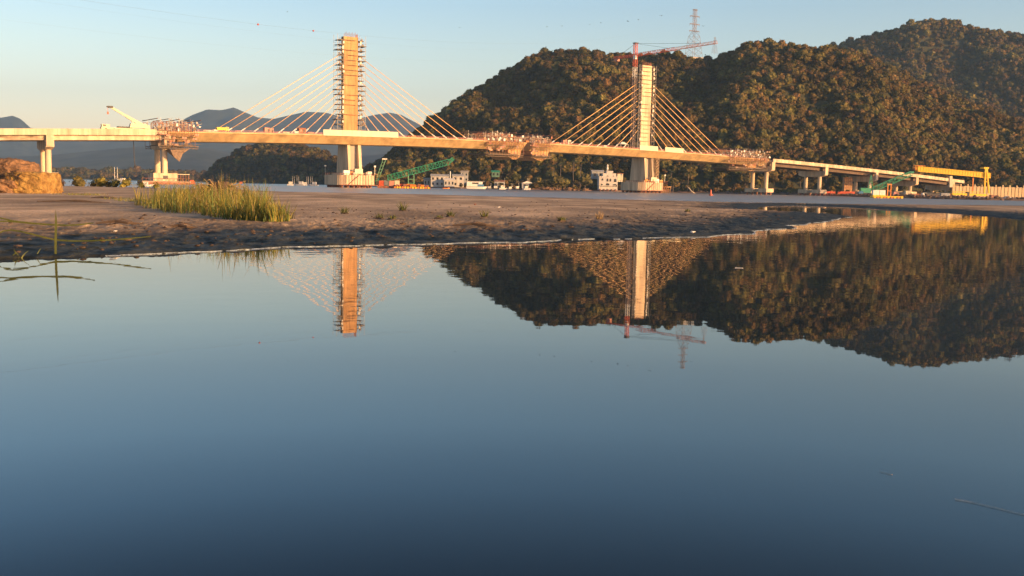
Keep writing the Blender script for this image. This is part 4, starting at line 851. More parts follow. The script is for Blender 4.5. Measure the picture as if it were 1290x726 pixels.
# ------------------------------------------------------------------ shore strip with houses
mb = MB(); pts = [(470, 900), (530, 850), (580, 806), (680, 800), (740, 845), (800, 850), (960, 815), (1060, 740), (1090, 620), (1120, 560), (1200, 530), (1300, 515), (1560, 500)]
fr = [GX(x_, y_) for x_, y_ in pts]; bk = [GX(x_, 1000) for x_, y_ in pts]
for (a, b2, c, d) in zip(fr[:-1], fr[1:], bk[1:], bk[:-1]): mb.add([(a.x, a.y, .9), (b2.x, b2.y, .9), (c.x, c.y, 2.2), (d.x, d.y, 2.2), (a.x, a.y - 3, -1), (b2.x, b2.y - 3, -1)], [(0, 1, 2, 3), (4, 5, 1, 0)])
mb.build('far_bank_ground', 'yard')['kind'] = 'structure'
def house(px, Y, w_, d_, h, wallm, label, roofm='conc_d', wins=3, floors=1, z=1.0, rz=.05, gable=False):
    o = thing('house', label, 'house', GX(px, Y, z), rz, 'waterside buildings'); wl = box('wall', wallm, o, (0, 0, h / 2), (w_, d_, h))
    if gable: mb = MB(); mb.prism([(-w_ / 2 - .4, h + .01), (w_ / 2 + .4, h + .01), (0, h + w_ * .2)], 'y', -d_ / 2 - .4, d_ / 2 + .4); mb.build('roof', roofm, o)
    else: mb = MB(); mb.prism([(-d_ / 2 - .5, h + .01), (d_ / 2 + .5, h + .01), (d_ / 2 + .5, h + .3), (0, h + .3 + d_ * .2), (-d_ / 2 - .5, h + .3)], 'x', -w_ / 2 - .4, w_ / 2 + .4); mb.build('roof', roofm, o)
    for f in range(floors):
        for k in range(wins):
            x_ = -w_ / 2 + w_ * (k + .5) / wins; wn_ = box('window', 'glass', o, (x_, -d_ / 2 - .03, h * (f + .58) / floors), (w_ / wins * .42, .08, h / floors * .42)); box('sill', wallm, wn_, (x_, -d_ / 2 - .1, h * (f + .58) / floors - h / floors * .24), (w_ / wins * .5, .2, .12))
    return o
house(538, 820, 5, 6, 5.5, 'wallg', 'grey shed at the left end of the waterside boathouses', wins=2)
house(554, 815, 14, 8, 8.2, 'wall', 'white two-storey boathouse behind the yellow drum barge', 'wallg', 4, 2)
house(566, 808, 8, 6, 5.4, 'wall', 'low white shed with a hipped roof in front of the two boathouses', 'white', 3)
house(577, 818, 9, 7, 8.6, 'wall', 'white boathouse with flat grey roof left of the ferry', 'wallg', 2, 2)
house(585, 835, 6, 6, 12, 'wallg', 'tall grey house half hidden among trees behind the ferry', 'conc_d', 2, 3)
house(624, 870, 6.5, 6, 4.2, 'dgreen', 'small green-walled house in the trees above the dock', 'green', 2, z=10)
house(629, 815, 8, 5, 5, 'wallg', 'dark low shed with clay roof on the dock', 'tile', 3)
house(664, 812, 8.5, 6, 4.2, 'wallg', 'open shed with a pale peaked roof at the right end of the dock', 'white', 2, gable=True)
house(752, 860, 10, 6, 6, 'wallg', 'grey roofed hut on the slope left behind the white stepped house', 'wallg', 2, z=10)
o = thing('statue', 'white statue on a post above the boathouse roofs', 'statue', GX(567, 812, 6.9)); mb = MB(); mb.tube([(0, 0, 0), (0, 0, 4.4), (0, 0, 5.0), (0, 0, 5.6), (0, 0, 6.4)], [.5, .35, .6, .4, .3], 8); mb.build('figure', 'white', o)
# white stepped house
p = GX(765, 846, 1.0); o = thing('house', 'white three-storey stepped house with dark arched windows left of the second pylon', 'house', p, .1, 'waterside buildings')
mb = MB(); mb.box((0, 0, 5.6), (15.4, 8, 11.2)); mb.box((1, .5, 12.4), (11, 6.8, 2.6)); mb.box((1.5, 1, 14.6), (5.5, 5.4, 2.2)); mb.build('wall', 'wall', o)
box('balcony', 'wall', o, (-1, -4.9, 3.6), (14, 1.6, .5)); box('wall_side', 'cream', o, (10.2, 1.2, 10.2), (4.6, 6, 6.5)); box('roof', 'tile', o, (10.2, 1.2, 13.7), (5.4, 6.8, .5))
for (x_, z_, w_, h_) in ((-5, 8.6, 1.4, 1.8), (-.8, 8.2, 1.6, 2.4), (1.6, 8.2, 1.6, 2.4), (5.6, 8.0, 2.2, 2.8), (-.6, 11.0, 1.6, 1.6), (4.4, 11.0, 1.6, 1.4), (4.2, 13.6, 1.2, 1.8), (-.6, 4.4, 3.0, 2.6), (5.4, 4.0, 3.4, 2.2), (-5.4, 4.2, 1.5, 1.8)):
    mb = MB(); y_ = -4.06 if z_ < 11 else (-3.0 if z_ < 13 else -1.8); pr_ = [(x_ - w_ / 2, z_ - h_ / 2), (x_ + w_ / 2, z_ - h_ / 2), (x_ + w_ / 2, z_ + h_ * .2), (x_ + w_ * .3, z_ + h_ * .42), (x_, z_ + h_ / 2), (x_ - w_ * .3, z_ + h_ * .42), (x_ - w_ / 2, z_ + h_ * .2)]
    mb.prism(pr_, 'y', y_ + (.0 if z_ < 11 else .0), y_ + .12); mb.build('window', 'glass', o)
for k in range(5): box('stilt', 'rust', o, (-6.6 + k * 3.2, -4.6, -.2), (.7, .7, 2.2))
o = thing('statue', 'white statue on a pedestal on the stepped house roof', 'statue', p + Vector((-.2, 1, 15.7))); box('pedestal', 'wallg', o, (0, 0, .6), (1.2, 1.2, 1.2)); mb = MB(); mb.tube([(0, 0, 1.2), (0, 0, 3.2), (0, 0, 4.3), (0, 0, 4.7), (0, 0, 5.4)], [.8, .6, .85, .4, .42], 8); mb.build('figure', 'white', o)
# palms
def palm(px, Y, z, h, label):
    rr = random.Random(px); o = thing('palm_tree', label, 'palm', GX(px, Y, z), rr.uniform(0, 6), 'palms in the shore forest')
    mb = MB(); mb.tube([(0, 0, -1), (.3, 0, h * .5), (.2, .3, h)], [.4, .28, .24], 7); mb.build('trunk', 'bark', o)
    mb = MB()
    for k in range(17):
        a = k * 2 * PI / 17 + rr.uniform(-.15, .15); e = rr.uniform(-.1, 1.0); L_ = rr.uniform(2.6, 3.8); prev = None
        for t in range(6):
            s = t / 5 * L_; c = Vector((.2 + math.cos(a) * s * math.cos(e * .6), .3 + math.sin(a) * s * math.cos(e * .6), h + s * math.sin(e) - s * s * .17)); wv = Vector((-math.sin(a), math.cos(a), 0)) * (.42 * (1 - t / 5.5) + .06)
            if prev: mb.add([prev[0] - prev[1] - Vector((0, 0, .25)), prev[0], c, c - wv - Vector((0, 0, .25))], [(0, 1, 2, 3)]); mb.add([prev[0], prev[0] + prev[1] - Vector((0, 0, .25)), c + wv - Vector((0, 0, .25)), c], [(0, 1, 2, 3)])
            prev = (c, wv)
    mb.build('crown', 'palm', o)
for px, Y, z, h, lb in ((697, 850, 4, 16, 'slim palm below the short midspan traveller'), (706, 848, 3, 19, 'tall palm right of the midspan gap'), (722, 842, 4, 20, 'tall palm, left of the close palm pair by the stepped house'), (731, 845, 4, 19, 'palm forming the right half of the pair left of the stepped house'), (845, 842, 3, 15, 'palm just right of the second pylon'), (866, 845, 2, 14, 'palm in the shore trees beneath the right cables')): palm(px, Y, z, h, lb)
# sun-lit bigger trees at the water edge
def big_tree(px, Y, z, sc, label, pi__=0, m='leaf2'):
    o = thing('tree', label, 'tree', GX(px, Y, z), px, 'single trees on the shore')
    me = protos[pi__][0].copy(); me.materials.clear(); me.materials.append(M[m]); c = bpy.data.objects.new('crown', me); C.objects.link(c); c.parent = o
    c = bpy.data.objects.new('trunk', protos[pi__][1]); C.objects.link(c); c.parent = o; o.scale = (sc,) * 3
for a in ((535, 860, 12, .9, 'small sun-lit tree above the green boom', 3), (577, 845, 2, 1.35, 'sun-lit tree at the tip of the green boom', 2), (584, 850, 6, 1.2, 'sun-lit tree just right of the boom tip', 0), (650, 840, 4, 1.0, 'round yellow-green tree above the dock', 5),
          (664, 838, 2, .9, 'tree behind the pale peaked shed roof', 3), (702, 815, 0, 1.1, 'low bushy tree on the rocky point', 2), (712, 818, .5, 1.0, 'second bushy tree on the rocky point, right one', 5), (690, 815, .5, .8, 'third small tree on the rocky point, left one', 3),
          (737, 830, .5, 1.1, 'dark round tree left of the white stepped house', 4), (848, 830, 2, 1.0, 'orange-lit tree right of the second pile cap', 1), (873, 830, 1, .9, 'pale tree beneath the cables of the second pylon', 3), (905, 825, 1, 1.2, 'leafy tree on the shore left of the right pier', 0)): big_tree(*a)
# bare trees
for px, py, lb in ((1206, 196, 'pale bare tree, left one of two in the forest above the yellow gantry'), (1220, 194, 'pale bare tree, right one of two in the forest above the yellow gantry')):
    p = P(px, py, 1010); rr = random.Random(px); mb = MB(); H_ = 15; mb.tube([(0, 0, -4), (0, 0, H_ * .5), (.6, 0, H_)], [.45, .32, .1], 6)
    for k in range(13): a = rr.uniform(0, 6.28); z = H_ * rr.uniform(.35, .9); l_ = rr.uniform(2, 5); mb.tube([(.2, 0, z), (math.cos(a) * l_ * .6, math.sin(a) * l_ * .6, z + l_ * .45), (math.cos(a) * l_, math.sin(a) * l_, z + l_ * 1.0)], [.22, .16, .07], 5)
    o = thing('bare_tree', lb, 'tree', p); mb.build('trunk', 'bare', o)

# undergrowth between the trees and the water
rr = random.Random(77); up_ = []
ff = ipx([(470, 903), (530, 853), (580, 812), (680, 806), (740, 850), (800, 856), (960, 822), (1060, 748), (1110, 790), (1300, 830)])
for k in range(1500):
    px = rr.uniform(474, 1300); Y0 = ff(px); Y = Y0 + rr.random() * max(10, 905 - Y0); hx = GX(px, Y, 1.0); up_.append(((hx.x, hx.y, 0.2 - 1.2 + (Y - Y0) * .03), rr.uniform(.28, .62) * (1 if px < 1060 else .8), rr.uniform(0, 6.28), rr.randrange(len(kinds))))
gn_forest('undergrowth', up_, 'low shrubs filling the bank between the forest foot and the water')
# rubble banks
def rubble(name, pts, n, label, smin, smax, z0=.2, m='rubble', zj=1.5):
    rr = random.Random(n); mb = MB()
    for k in range(n):
        t = rr.random() * (len(pts) - 1); i = int(t); px = pts[i][0] + (pts[i + 1][0] - pts[i][0]) * (t - i); Y = pts[i][1] + (pts[i + 1][1] - pts[i][1]) * (t - i) + rr.uniform(-2, 16)
        p = GX(px, Y, z0 + rr.uniform(0, zj)); lump(mb, p, rr.uniform(smin, smax), 1, rr.uniform(.5, .9), k, .3)
    tag(mb.build(name, m), label, 'rubble', kind='stuff')
rubble('rubble', [(1062, 735), (1088, 640), (1110, 575), (1150, 545), (1200, 528), (1300, 512), (1400, 505)], 620, 'brown rubble bank along the waterside of the right yard', .35, 1.2)
rubble('rubble', [(670, 802), (690, 800), (715, 806), (740, 840)], 90, 'sun-lit rocks at the foot of the wooded point', .6, 1.9, m='rock')
rubble('rubble', [(800, 846), (870, 836), (960, 812), (1060, 742)], 160, 'dark rocks along the forest foot right of the second pylon', .5, 1.4)
o = thing('fallen_trunk', 'pale fallen trunk leaning from the shore right of the second pylon', 'log', GX(872, 700)); mb = MB(); p0 = P(867, 236, 700) - o.location; p3 = P(875.5, 244.5, 700) - o.location; mb.tube([p0, p0.lerp(p3, .5) + Vector((0, 0, -.5)), p3], [.25, .4, .5], 7); mb.bar(p0.lerp(p3, .2), p0.lerp(p3, .2) + Vector((-1.5, 0, 1.4)), .25); mb.build('trunk', 'bare', o)
o = thing('buoy', 'red channel buoy floating right of the fallen trunk', 'buoy', GX(895.5, 420)); mb = MB(); mb.tube([(0, 0, -.3), (0, 0, .5)], .75, 12); mb.build('float', 'red', o); mb = MB(); mb.tube([(0, 0, .5), (0, 0, 1.6), (0, 0, 2.4)], [.35, .28, .2], 8); mb.build('marker', 'red', o)
o = thing('marker_post', 'thin red marker post in the channel under the left cables', 'post', GX(302, 330)); mb = MB(); mb.tube([(0, 0, -1), (0, 0, 1.6)], .14, 6); mb.build('post', 'rust', o); box('flag', 'red', o, (.35, 0, 1.5), (.9, .05, .7))

# ------------------------------------------------------------------ right yard
Yg = 640.0
p = GX(1200, 735, 1.0); q = lambda px, py, Y=735.0: P(px, py, Y) - p
o = thing('launching_gantry', 'long yellow box-beam launching gantry over the end of the right approach', 'gantry crane', p)
a, b2 = q(1155, 213), q(1246, 221.5)
for dy in (-2.2, 2.2):
    mb = MB(); A = a + Vector((0, dy, 0)); Bv = b2 + Vector((0, dy, 0)); dz = Vector((0, 0, 1)); hgt = 3.3
    mb.bar(A + dz * hgt / 2, Bv + dz * hgt / 2, .8, .4); mb.bar(A - dz * hgt / 2, Bv - dz * hgt / 2, .8, .4); mb.bar(A, Bv, .25, hgt * .9)
    for k in range(27): c_ = A.lerp(Bv, k / 26); mb.box(c_, (.25, .7, hgt * .98))
    mb.build('main_beam', 'yellow', o)
mb = MB(); mb.truss(a + Vector((-2, 0, .8)), a + Vector((5, 0, .8)), 4, 3.0, 3, .3); mb.build('nose_frame', 'orange', o)
for dx in (-1.3, 2.0):
    mb = MB(); mb.bar(q(1240, 213) + Vector((dx * .3, -2.8, 0)), q(1240, 243.5) + Vector((dx, -2.8, 0)), .95, .9); mb.build('leg', 'yellow', o)
mb = MB(); mb.box(q(1240, 213) + Vector((0, 0, .6)), (3.4, 6.5, 1.2)); mb.build('leg_head', 'yellow', o); mb = MB(); mb.bar(q(1237, 228) + Vector((0, -2.8, 0)), q(1243, 230) + Vector((0, -2.8, 0)), .5); mb.build('leg_brace', 'yellow', o)
mb = MB(); mb.bar(q(1226, 222), q(1225, 243), .7); mb.build('rear_post', 'orange', o)
mb = MB(); mb.bar(q(1197.5, 222), q(1197.5, 236), 2.0); mb.build('front_support', 'cream', o)
o = thing('girder_platform', 'yellow steel work platform at ground level under the gantry legs', 'platform', GX(1220, 600, 1)); q2 = lambda px, py: P(px, py, 600) - o.location
mb = MB(); mb.bar(q2(1199, 244.5), q2(1242, 246), 2.0, 1.2); mb.build('beam', 'yellow', o); mb = MB(); mb.bar(q2(1200, 241.5), q2(1234, 242), .3); [mb.bar(q2(1201 + 5 * k, 241.5), q2(1201 + 5 * k, 244), .25) for k in range(7)]; mb.build('railing', 'yellow', o)
box('footing', 'yellow', o, q2(1211, 249), (6, 2, 1.2)); box('post', 'dark', o, q2(1219, 244.5), (1.4, 2.1, 2.6))
# retaining wall
p = GX(1200, 800, 1.0); o = thing('retaining_wall', 'sunlit ribbed concrete retaining wall with an uneven top at the right edge', 'wall', p); rr = random.Random(9)
mb = MB(); n = 44
for k in range(n):
    px0 = 1200 + k * 4.4; px1 = px0 + 4.3; A = P(px0, hor(px0) - 12.6 + .02 * k, 800) - p; Bv = P(px1, hor(px1) - 12.6, 800) - p
    mb.prism([(A.x, -2), (Bv.x - .12, -2), (Bv.x - .12, A.z + rr.uniform(-.2, .5)), (A.x + .1, A.z + rr.uniform(-.5, .2))], 'y', A.y, A.y + 2.2); mb.box((A.x + .2, A.y - .12, A.z / 2 - 1), (.35, .22, A.z + 1.6))
    mb.box(((A.x + Bv.x) / 2, A.y + .4, A.z + .7), (.8, .5, 1.6)) if k % 2 == 0 else None
mb.build('panels', 'wallr', o)
# green boom and frame
p = GX(1120, 700, 1.0); o = thing('truss_boom_crane', 'green lattice boom rising to the right in front of the right approach viaduct', 'crane', p, 0, ); q = lambda px, py, Y=700.0: P(px, py, Y) - p
mb = MB(); mb.truss(q(1100, 238.5), q(1148, 218.5), 2.4, 3.0, 14, .32); mb.build('boom', 'green', o); mb = MB(); mb.bar(q(1140, 219), q(1151, 217), 1.4, 1.2); mb.build('boom_tip', 'green', o)
for a_, b_ in (((1093, 240), (1097.5, 220)), ((1100, 240), (1097.5, 220)), ((1093.8, 236), (1099.2, 233)), ((1095, 229), (1099, 231))): mb = MB(); mb.bar(q(*a_), q(*b_), .35); mb.build('a_frame_bar', 'green', o)
box('winch_house', 'green', o, q(1090, 240), (7, 3, 3.2))
p = GX(1117, 505, 0.0); o = thing('float_barge', 'yellow float barge with white boxes and an orange portal frame off the right yard', 'barge', p); q = lambda px, py, Y=505.0: P(px, py, Y) - p
box('hull', 'yellow', o, (0, 0, .55), (14.8, 4, 1.0))
for px in (1102.5, 1110.5): box('container', 'white', o, (q(px, 240).x, -.5, 2.7), (2.9, 2.2, 2.4)); box('container_base', 'yellow', o, (q(px, 240).x, -.6, 1.3), (3.0, 2.4, .45))
for px in (1117.5, 1121.5): box('frame_post', 'orange', o, (q(px, 240).x, -.8, 3.7), (.4, .4, 6.2))
box('frame_beam', 'orange', o, (q(1119.5, 240).x, -.8, 6.8), (2.2, .5, .5)); box('frame_beam', 'orange', o, (q(1119.5, 240).x, -.8, 3.6), (1.6, .3, .3))
for k in range(9): mb = MB(); mb.tube([(-6.6 + k * 1.65, -2.6, .35), (-6.6 + k * 1.65, -2.0, .35)], .5, 10); mb.build('drum', 'orange' if k % 2 else 'yellow', o)
# yard clutter
rr = random.Random(12)
yc = [(1066, 720, 12, 1.6, 'red', 'long red site fence below the right viaduct, left part', 'site_fence'), (1040, 745, 14, 1.3, 'red', 'red site fence between the first right pier and the rubble', 'site_fence'), (1084, 690, 3.0, 2.4, 'blue', 'blue tank left of the green boom', 'tank'), (1129, 620, 5, 2.6, 'redl', 'pinkish heap cover right of the orange frame', 'covered_heap'),
      (1143, 640, 3, 3.4, 'cream', 'cream container stood between the right columns', 'container'), (1152, 600, 7, 1.6, 'rust', 'rusty steel stack in the middle of the right yard', 'steel_stack'), (1164, 610, 2.6, 2.2, 'white', 'white van-sized box near the grey cap column', 'container'), (1174, 585, 8, 2.0, 'dark', 'dark open skip on the right bank', 'skip'),
      (1190, 590, 5, 2.2, 'wallg', 'grey container left of the yellow platform', 'container'), (1252, 560, 5, 1.7, 'rust', 'rusty stack right of the gantry leg', 'steel_stack'), (1270, 560, 4, 1.5, 'tarp', 'sheeted heap at the far right of the yard', 'covered_heap'), (1194, 690, 5, 2.2, 'orange', 'orange scaffold frame below the gantry nose', 'steel_stack')]
for px, Y, w_, h, m, lb, nm in yc:
    mb = MB(); 
    if nm == 'site_fence': [mb.box((-w_ / 2 + (k + .5) * w_ / 8, 0, 1.6), (w_ / 8 - .1, .1, h)) for k in range(8)]; [mb.box((-w_ / 2 + k * w_ / 8, .1, 1.0), (.15, .15, 3.0)) for k in range(9)]
    elif nm == 'tank': mb.tube([(-w_ / 2, 0, 1.6), (w_ / 2, 0, 1.6)], 1.1, 14); [mb.box((k, 0, .3), (.3, 1.6, .8)) for k in (-1, 1)]
    elif nm == 'covered_heap': mb.add([(-w_ / 2, -1.6, 0), (w_ / 2, -1.6, 0), (w_ / 2, 1.6, 0), (-w_ / 2, 1.6, 0), (-w_ * .25, 0, h), (w_ * .1, -.3, h * .85), (w_ * .3, 0, h * .6)], [(0, 1, 6, 5, 4), (1, 2, 6), (2, 3, 4, 5, 6), (3, 0, 4)])
    elif nm == 'steel_stack':
        for k in range(4): [mb.bar((-w_ / 2 + rr.uniform(0, .5), -.8 + j * .5, h * (k + .5) / 4), (w_ / 2 - rr.uniform(0, .5), -.8 + j * .5, h * (k + .5) / 4), .35) for j in range(4)]
        [mb.box((k, 0, h / 2), (.2, 2.2, h)) for k in (-w_ / 2 + .8, w_ / 2 - .8)]
    elif nm == 'skip': mb.prism([(-w_ / 2 + .8, 0), (w_ / 2 - .8, 0), (w_ / 2, h), (-w_ / 2, h)], 'y', -1.2, 1.2)
    else:
        mb.box((0, 0, h / 2), (w_, 2.4, h)); [mb.box((-w_ / 2 + .3 + k * .6, -1.23, h / 2), (.15, .08, h * .9)) for k in range(int(w_ / .6))]
    tag(mb.build(nm, m, loc=GX(px, Y, 1.0)), lb, nm.replace('_', ' '))
o = thing('temporary_pier', 'brown sheeted pier under construction left of the grey column in the right yard', 'pier', GX(1067, 765, 1)); box('shaft', 'form', o, (0, 0, 6.5), (6.2, 4, 13)); mb = MB(); [mb.box((-3 + k * 1.5, -2.05, 6.5), (.15, .1, 12.8)) for k in range(5)]; [mb.box((0, -2.05, 1 + k * 2.2), (6.3, .12, .15)) for k in range(6)]; mb.build('formwork_ribs', 'rust', o)

# ------------------------------------------------------------------ foreground left: outcrop
def rock_mesh(name, m, parent, c, d, seed, sub=4, rough=.18, flat=0.0):
    bm = bmesh.new(); bmesh.ops.create_icosphere(bm, subdivisions=sub, radius=1); rr = random.Random(seed); o3 = [rr.uniform(0, 50) for _ in range(3)]
    vs = []
    for v in bm.verts:
        q_ = v.co.copy(); k_ = 1 / max(abs(q_.x), abs(q_.y), abs(q_.z)); q_ = q_ * (1 + (k_ - 1) * flat)
        n_ = float(fbm(np.array([q_.x * 2.6 + o3[0] + q_.z * 1.9]), np.array([q_.y * 2.6 + o3[1] + q_.z * 2.3]), 5)[0]); q_ = q_ * (1 + rough * n_ * 1.6)
        q_ = q_ + Vector((0, 0, .04 * math.sin(q_.z * 14 + n_ * 5))); vs.append((c[0] + q_.x * d[0], c[1] + q_.y * d[1], c[2] + q_.z * d[2]))
    fs = [tuple(v.index for v in f.verts) for f in bm.faces]; bm.free(); return MB().add(vs, fs).build(name, m, parent)
oc = GX(30, 96); oc.z = gz(oc.x, oc.y); o = thing('clay_outcrop', 'weathered ochre clay and rock outcrop with a steep sunlit end at the left edge', 'outcrop', oc)
q = lambda px, py, Y=96.0: P(px, py, Y) - oc
rock_mesh('clay_block', 'clay', o, (q(42, 230).x, 0, .65), (1.85, 2.3, 1.3), 5, 5, .075, .8)
rock_mesh('rock_hump', 'rock', o, (q(6, 220).x, 1.2, 1.1), (2.5, 2.4, 2.0), 6, 5, .15, .35); rock_mesh('rock_hump', 'rock', o, (q(-45, 220).x, 1.5, 1.3), (3.6, 3, 2.0), 8, 5, .22, .3)
rock_mesh('rock_ledge', 'rock', o, (q(18, 228).x, -1.6, .45), (1.5, 1.3, .8), 9, 4, .25, .3)
mb = MB(); rr = random.Random(3)
for k in range(22):
    px = rr.uniform(-10, 45); a = Vector(q(px, rr.uniform(212, 232))) + Vector((0, -2.2, 0)); mb.tube([a, a + Vector((rr.uniform(-.7, .7), -.2, -rr.uniform(.1, .5))), a + Vector((rr.uniform(-1.4, 1.4), -.3, -rr.uniform(.3, 1.0)))], [.05, .04, .02], 5)
mb.build('roots', 'twig', o)

# grass builders
def blade(mb, p, h, lean, az, w_, seg=4, curl=1.6):
    p = Vector(p); d = Vector((math.cos(az), math.sin(az), 0)); s_ = Vector((-d.y, d.x, 0)); face = random.uniform(0, 6.28); s_ = Vector((math.cos(face), math.sin(face), 0)); vs = []
    for t in range(seg + 1):
        k = t / seg; c = p + Vector((0, 0, h * k * (1 - .25 * lean * k))) + d * (lean * h * k ** curl); ww = w_ * (1 - k) ** .6 * .5 + .0015; vs += [c - s_ * ww, c + s_ * ww]
    mb.add(vs, [(2 * t, 2 * t + 1, 2 * t + 3, 2 * t + 2) for t in range(seg)])
def reeds(mb, cx_, cy_, rad, n, h, rr, w_=.03):
    for k in range(n):
        a = rr.uniform(0, 6.28); d = rad * rr.random() ** .6; x_, y_ = cx_ + math.cos(a) * d, cy_ + math.sin(a) * d; hk = .62 + .9 * float(vnoise(np.array([x_ * 2.3 + 40]), np.array([y_ * 1.3 + 40]))[0]); blade(mb, (x_, y_, max(0, gz(x_, y_)) - .03), h * hk * (rr.uniform(.35, .9) if rr.random() < .7 else rr.uniform(.9, 1.25)), abs(rr.gauss(0, .42)), rr.uniform(0, 6.28), w_ * rr.uniform(.6, 1.2))
rr = random.Random(21)
clumps = [(351, 279, .62, .45), (342, 279.5, .8, .45), (333, 279, .7, .5), (322, 278.5, .95, .5), (312, 278, .85, .55), (300, 277, 1.1, .6), (288, 275, .9, .7), (276, 273, 1.15, .8), (255, 270, 1.05, 1.7), (240, 267, 1.0, 1.7), (226, 263, .95, 1.8), (212, 260, .85, 1.9), (200, 257.5, .5, 1.0), (186, 255, .3, .9), (166, 254, .28, 1.2), (148, 252, .22, 1.2),
          (336, 271, .75, .9), (320, 269, .9, 1.1), (305, 266, 1.1, 1.4), (285, 262, 1.25, 2.4), (268, 259, 1.3, 2.6), (250, 257, 1.2, 2.6), (232, 254, .95, 2.0), (217, 252, .6, 1.2), (364, 277, .5, .25), (112, 247, .22, 1.6), (95, 246, .2, 2), (12, 242.5, .55, 1.8), (38, 243.5, .35, 1.4), (66, 244, .3, .8)]
mbs = [MB(), MB(), MB()]
for px, py, h, rad in clumps:
    g = G(px, py, .35)
    n = int(230 * min(1.6, rad / 1.2) * (1.0 if h > .5 else .5))
    reeds(mbs[0], g.x, g.y, rad, int(n * .62), h, rr, .035); reeds(mbs[1], g.x, g.y, rad, int(n * .38), h * .95, rr, .035)
    if h > .9: reeds(mbs[2], g.x, g.y, rad * .8, int(n * .10), h * 1.15, rr, .02)
for mb_, m_, nm, lb in ((mbs[0], 'reed', 'reed_grass', 'yellow-green reed grass clump growing along the mud bank'), (mbs[1], 'reedg', 'reed_grass', 'greener reed blades mixed through the bank clump'), (mbs[2], 'dry', 'dry_grass', 'dry straw-coloured stems standing in the reed clump')):
    tag(mb_.build(nm, m_), lb, 'grass', kind='stuff')
# driftwood mound in the clump
g = G(274, 262, .35); g.y += 6; g.x *= (g.y / (g.y - 6)); g.z = gz(g.x, g.y); o = thing('driftwood_heap', 'dark heap of roots and driftwood rising out of the reed clump', 'driftwood', g)
rock_mesh('root_mass', 'twig', o, (0, 0, .5), (.9, .7, .85), 14, 4, .3, .1); mb = MB()
for k in range(110): a = rr.uniform(0, 6.28); b_ = Vector((math.cos(a) * .7, math.sin(a) * .5, rr.uniform(.1, 1.25))); mb.tube([b_, b_ + Vector((math.cos(a) * rr.uniform(.2, .8), math.sin(a) * .3, rr.uniform(-.1, .35))), b_ + Vector((math.cos(a) * rr.uniform(.5, 1.4), math.sin(a) * .5, rr.uniform(-.3, .4)))], [.045, .03, .012], 5)
mb.build('twigs', 'dry', o)
# single tufts on the mud
tf = [(507, 268, .55, 'tallest grass tuft standing alone on the mud bank'), (434, 272, .4, 'grass tuft on the mud right of the reed clump'), (478, 277, .3, 'low dark tuft left of the tallest lone tuft'), (494, 278, .25, 'small tuft just below the tallest lone tuft'), (567, 275, .35, 'scrubby tuft in the middle of the mud bank'), (610, 275, .4, 'leaning tuft right of the middle of the bank'),
      (553, 277, .2, 'tiny tuft left of the scrubby one'), (755, 277, .45, 'dry tuft where the bank turns pink'), (707, 279, .3, 'small dry tuft above the dark wet mud'), (866, 268, .3, 'grass tuft near the right end of the bank')]
for px, py, h, lb in tf:
    g = G(px, py, .3); g.z = gz(g.x, g.y); o = thing('grass_tuft', lb, 'grass tuft', g, 0, 'lone tufts on the mud bank'); mb = MB()
    h *= 1.05
    for k in range(60): a = rr.uniform(0, 6.28); blade(mb, (math.cos(a) * rr.uniform(0, .16), math.sin(a) * rr.uniform(0, .16), -.03), h * rr.uniform(.4, 1.1), abs(rr.gauss(.35, .25)), a, .03)
    mb.build('blades', 'weed' if px != 755 else 'dry', o); mb = MB(); lump(mb, (0, 0, -.02), .22, 2, .45, px, .25); mb.build('root_clod', 'twig', o)
# clods and sticks
mb = MB()
for k in range(520):
    px = rr.uniform(-60, 1000); t = rr.random(); py0 = np.interp(px, [-60, 400, 1000], [322, 300, 276]); g = G(px, py0 - 34 * t ** 1.3, .25)
    if sdist(np.array([g.x]), np.array([g.y]), near_pl)[0] < .5: continue
    g.z = gz(g.x, g.y) + .01; lump(mb, g, rr.uniform(.02, .085) * (1.5 if rr.random() < .08 else 1), 1, .5, k, .3)
tag(mb.build('mud_clods', 'twig'), 'scattered dark mud clods and shell bits on the bank', 'debris', kind='stuff')
for px, py, ln, rz, lb in ((92, 255.5, 4.2, .1, 'long dark stick lying on the pink sand left of the reeds'), (150, 283, 1.4, .2, 'dark forked branch on the mud below the reeds'), (130, 250.5, 2.0, -.2, 'short pale branch beside the dwarf grass'), (228, 284, 1.0, .1, 'small dark root lump under the reed clump'), (600, 283.5, 1.8, 0, 'flat dark branch on the middle of the mud bank')):
    g = G(px, py, .36); g.z = gz(g.x, g.y) + .03; o = thing('branch', lb, 'branch', g, rz, 'driftwood sticks'); mb = MB(); mb.tube([(-ln / 2, 0, 0), (-ln * .1, .1, .07), (ln * .2, -.05, .03), (ln / 2, .15, 0)], [.03, .055, .05, .02], 6)
    mb.tube([(-ln * .1, .1, .06), (0, .5, .12), (.2 * ln, .8, .05)], [.03, .025, .01], 5); mb.build('stem', 'twig', o)
# shells / litter
for px, py, m_, lb in ((872, 292.5, 'white', 'white bird-like scrap of litter at the right waterline'), (628, 262, 'white', 'tiny white scrap on the pink sand'), (598, 259, 'rust', 'rust-brown lump on the pink sand'), (145, 299, 'white', 'pale shell in the dark mud under the reeds')):
    g = G(px, py, .12 if py > 280 else .38); g.z = gz(g.x, g.y) + .04; mb = MB(); k_ = .6 if py < 280 or px > 800 else .3; lump(mb, (0, 0, 0), .13 * k_, 2, .55, px, .3); mb.box((.13 * k_, 0, .03 * k_), (.2 * k_, .08 * k_, .06 * k_)); tag(mb.build('litter_scrap', m_, loc=g), lb, 'litter')
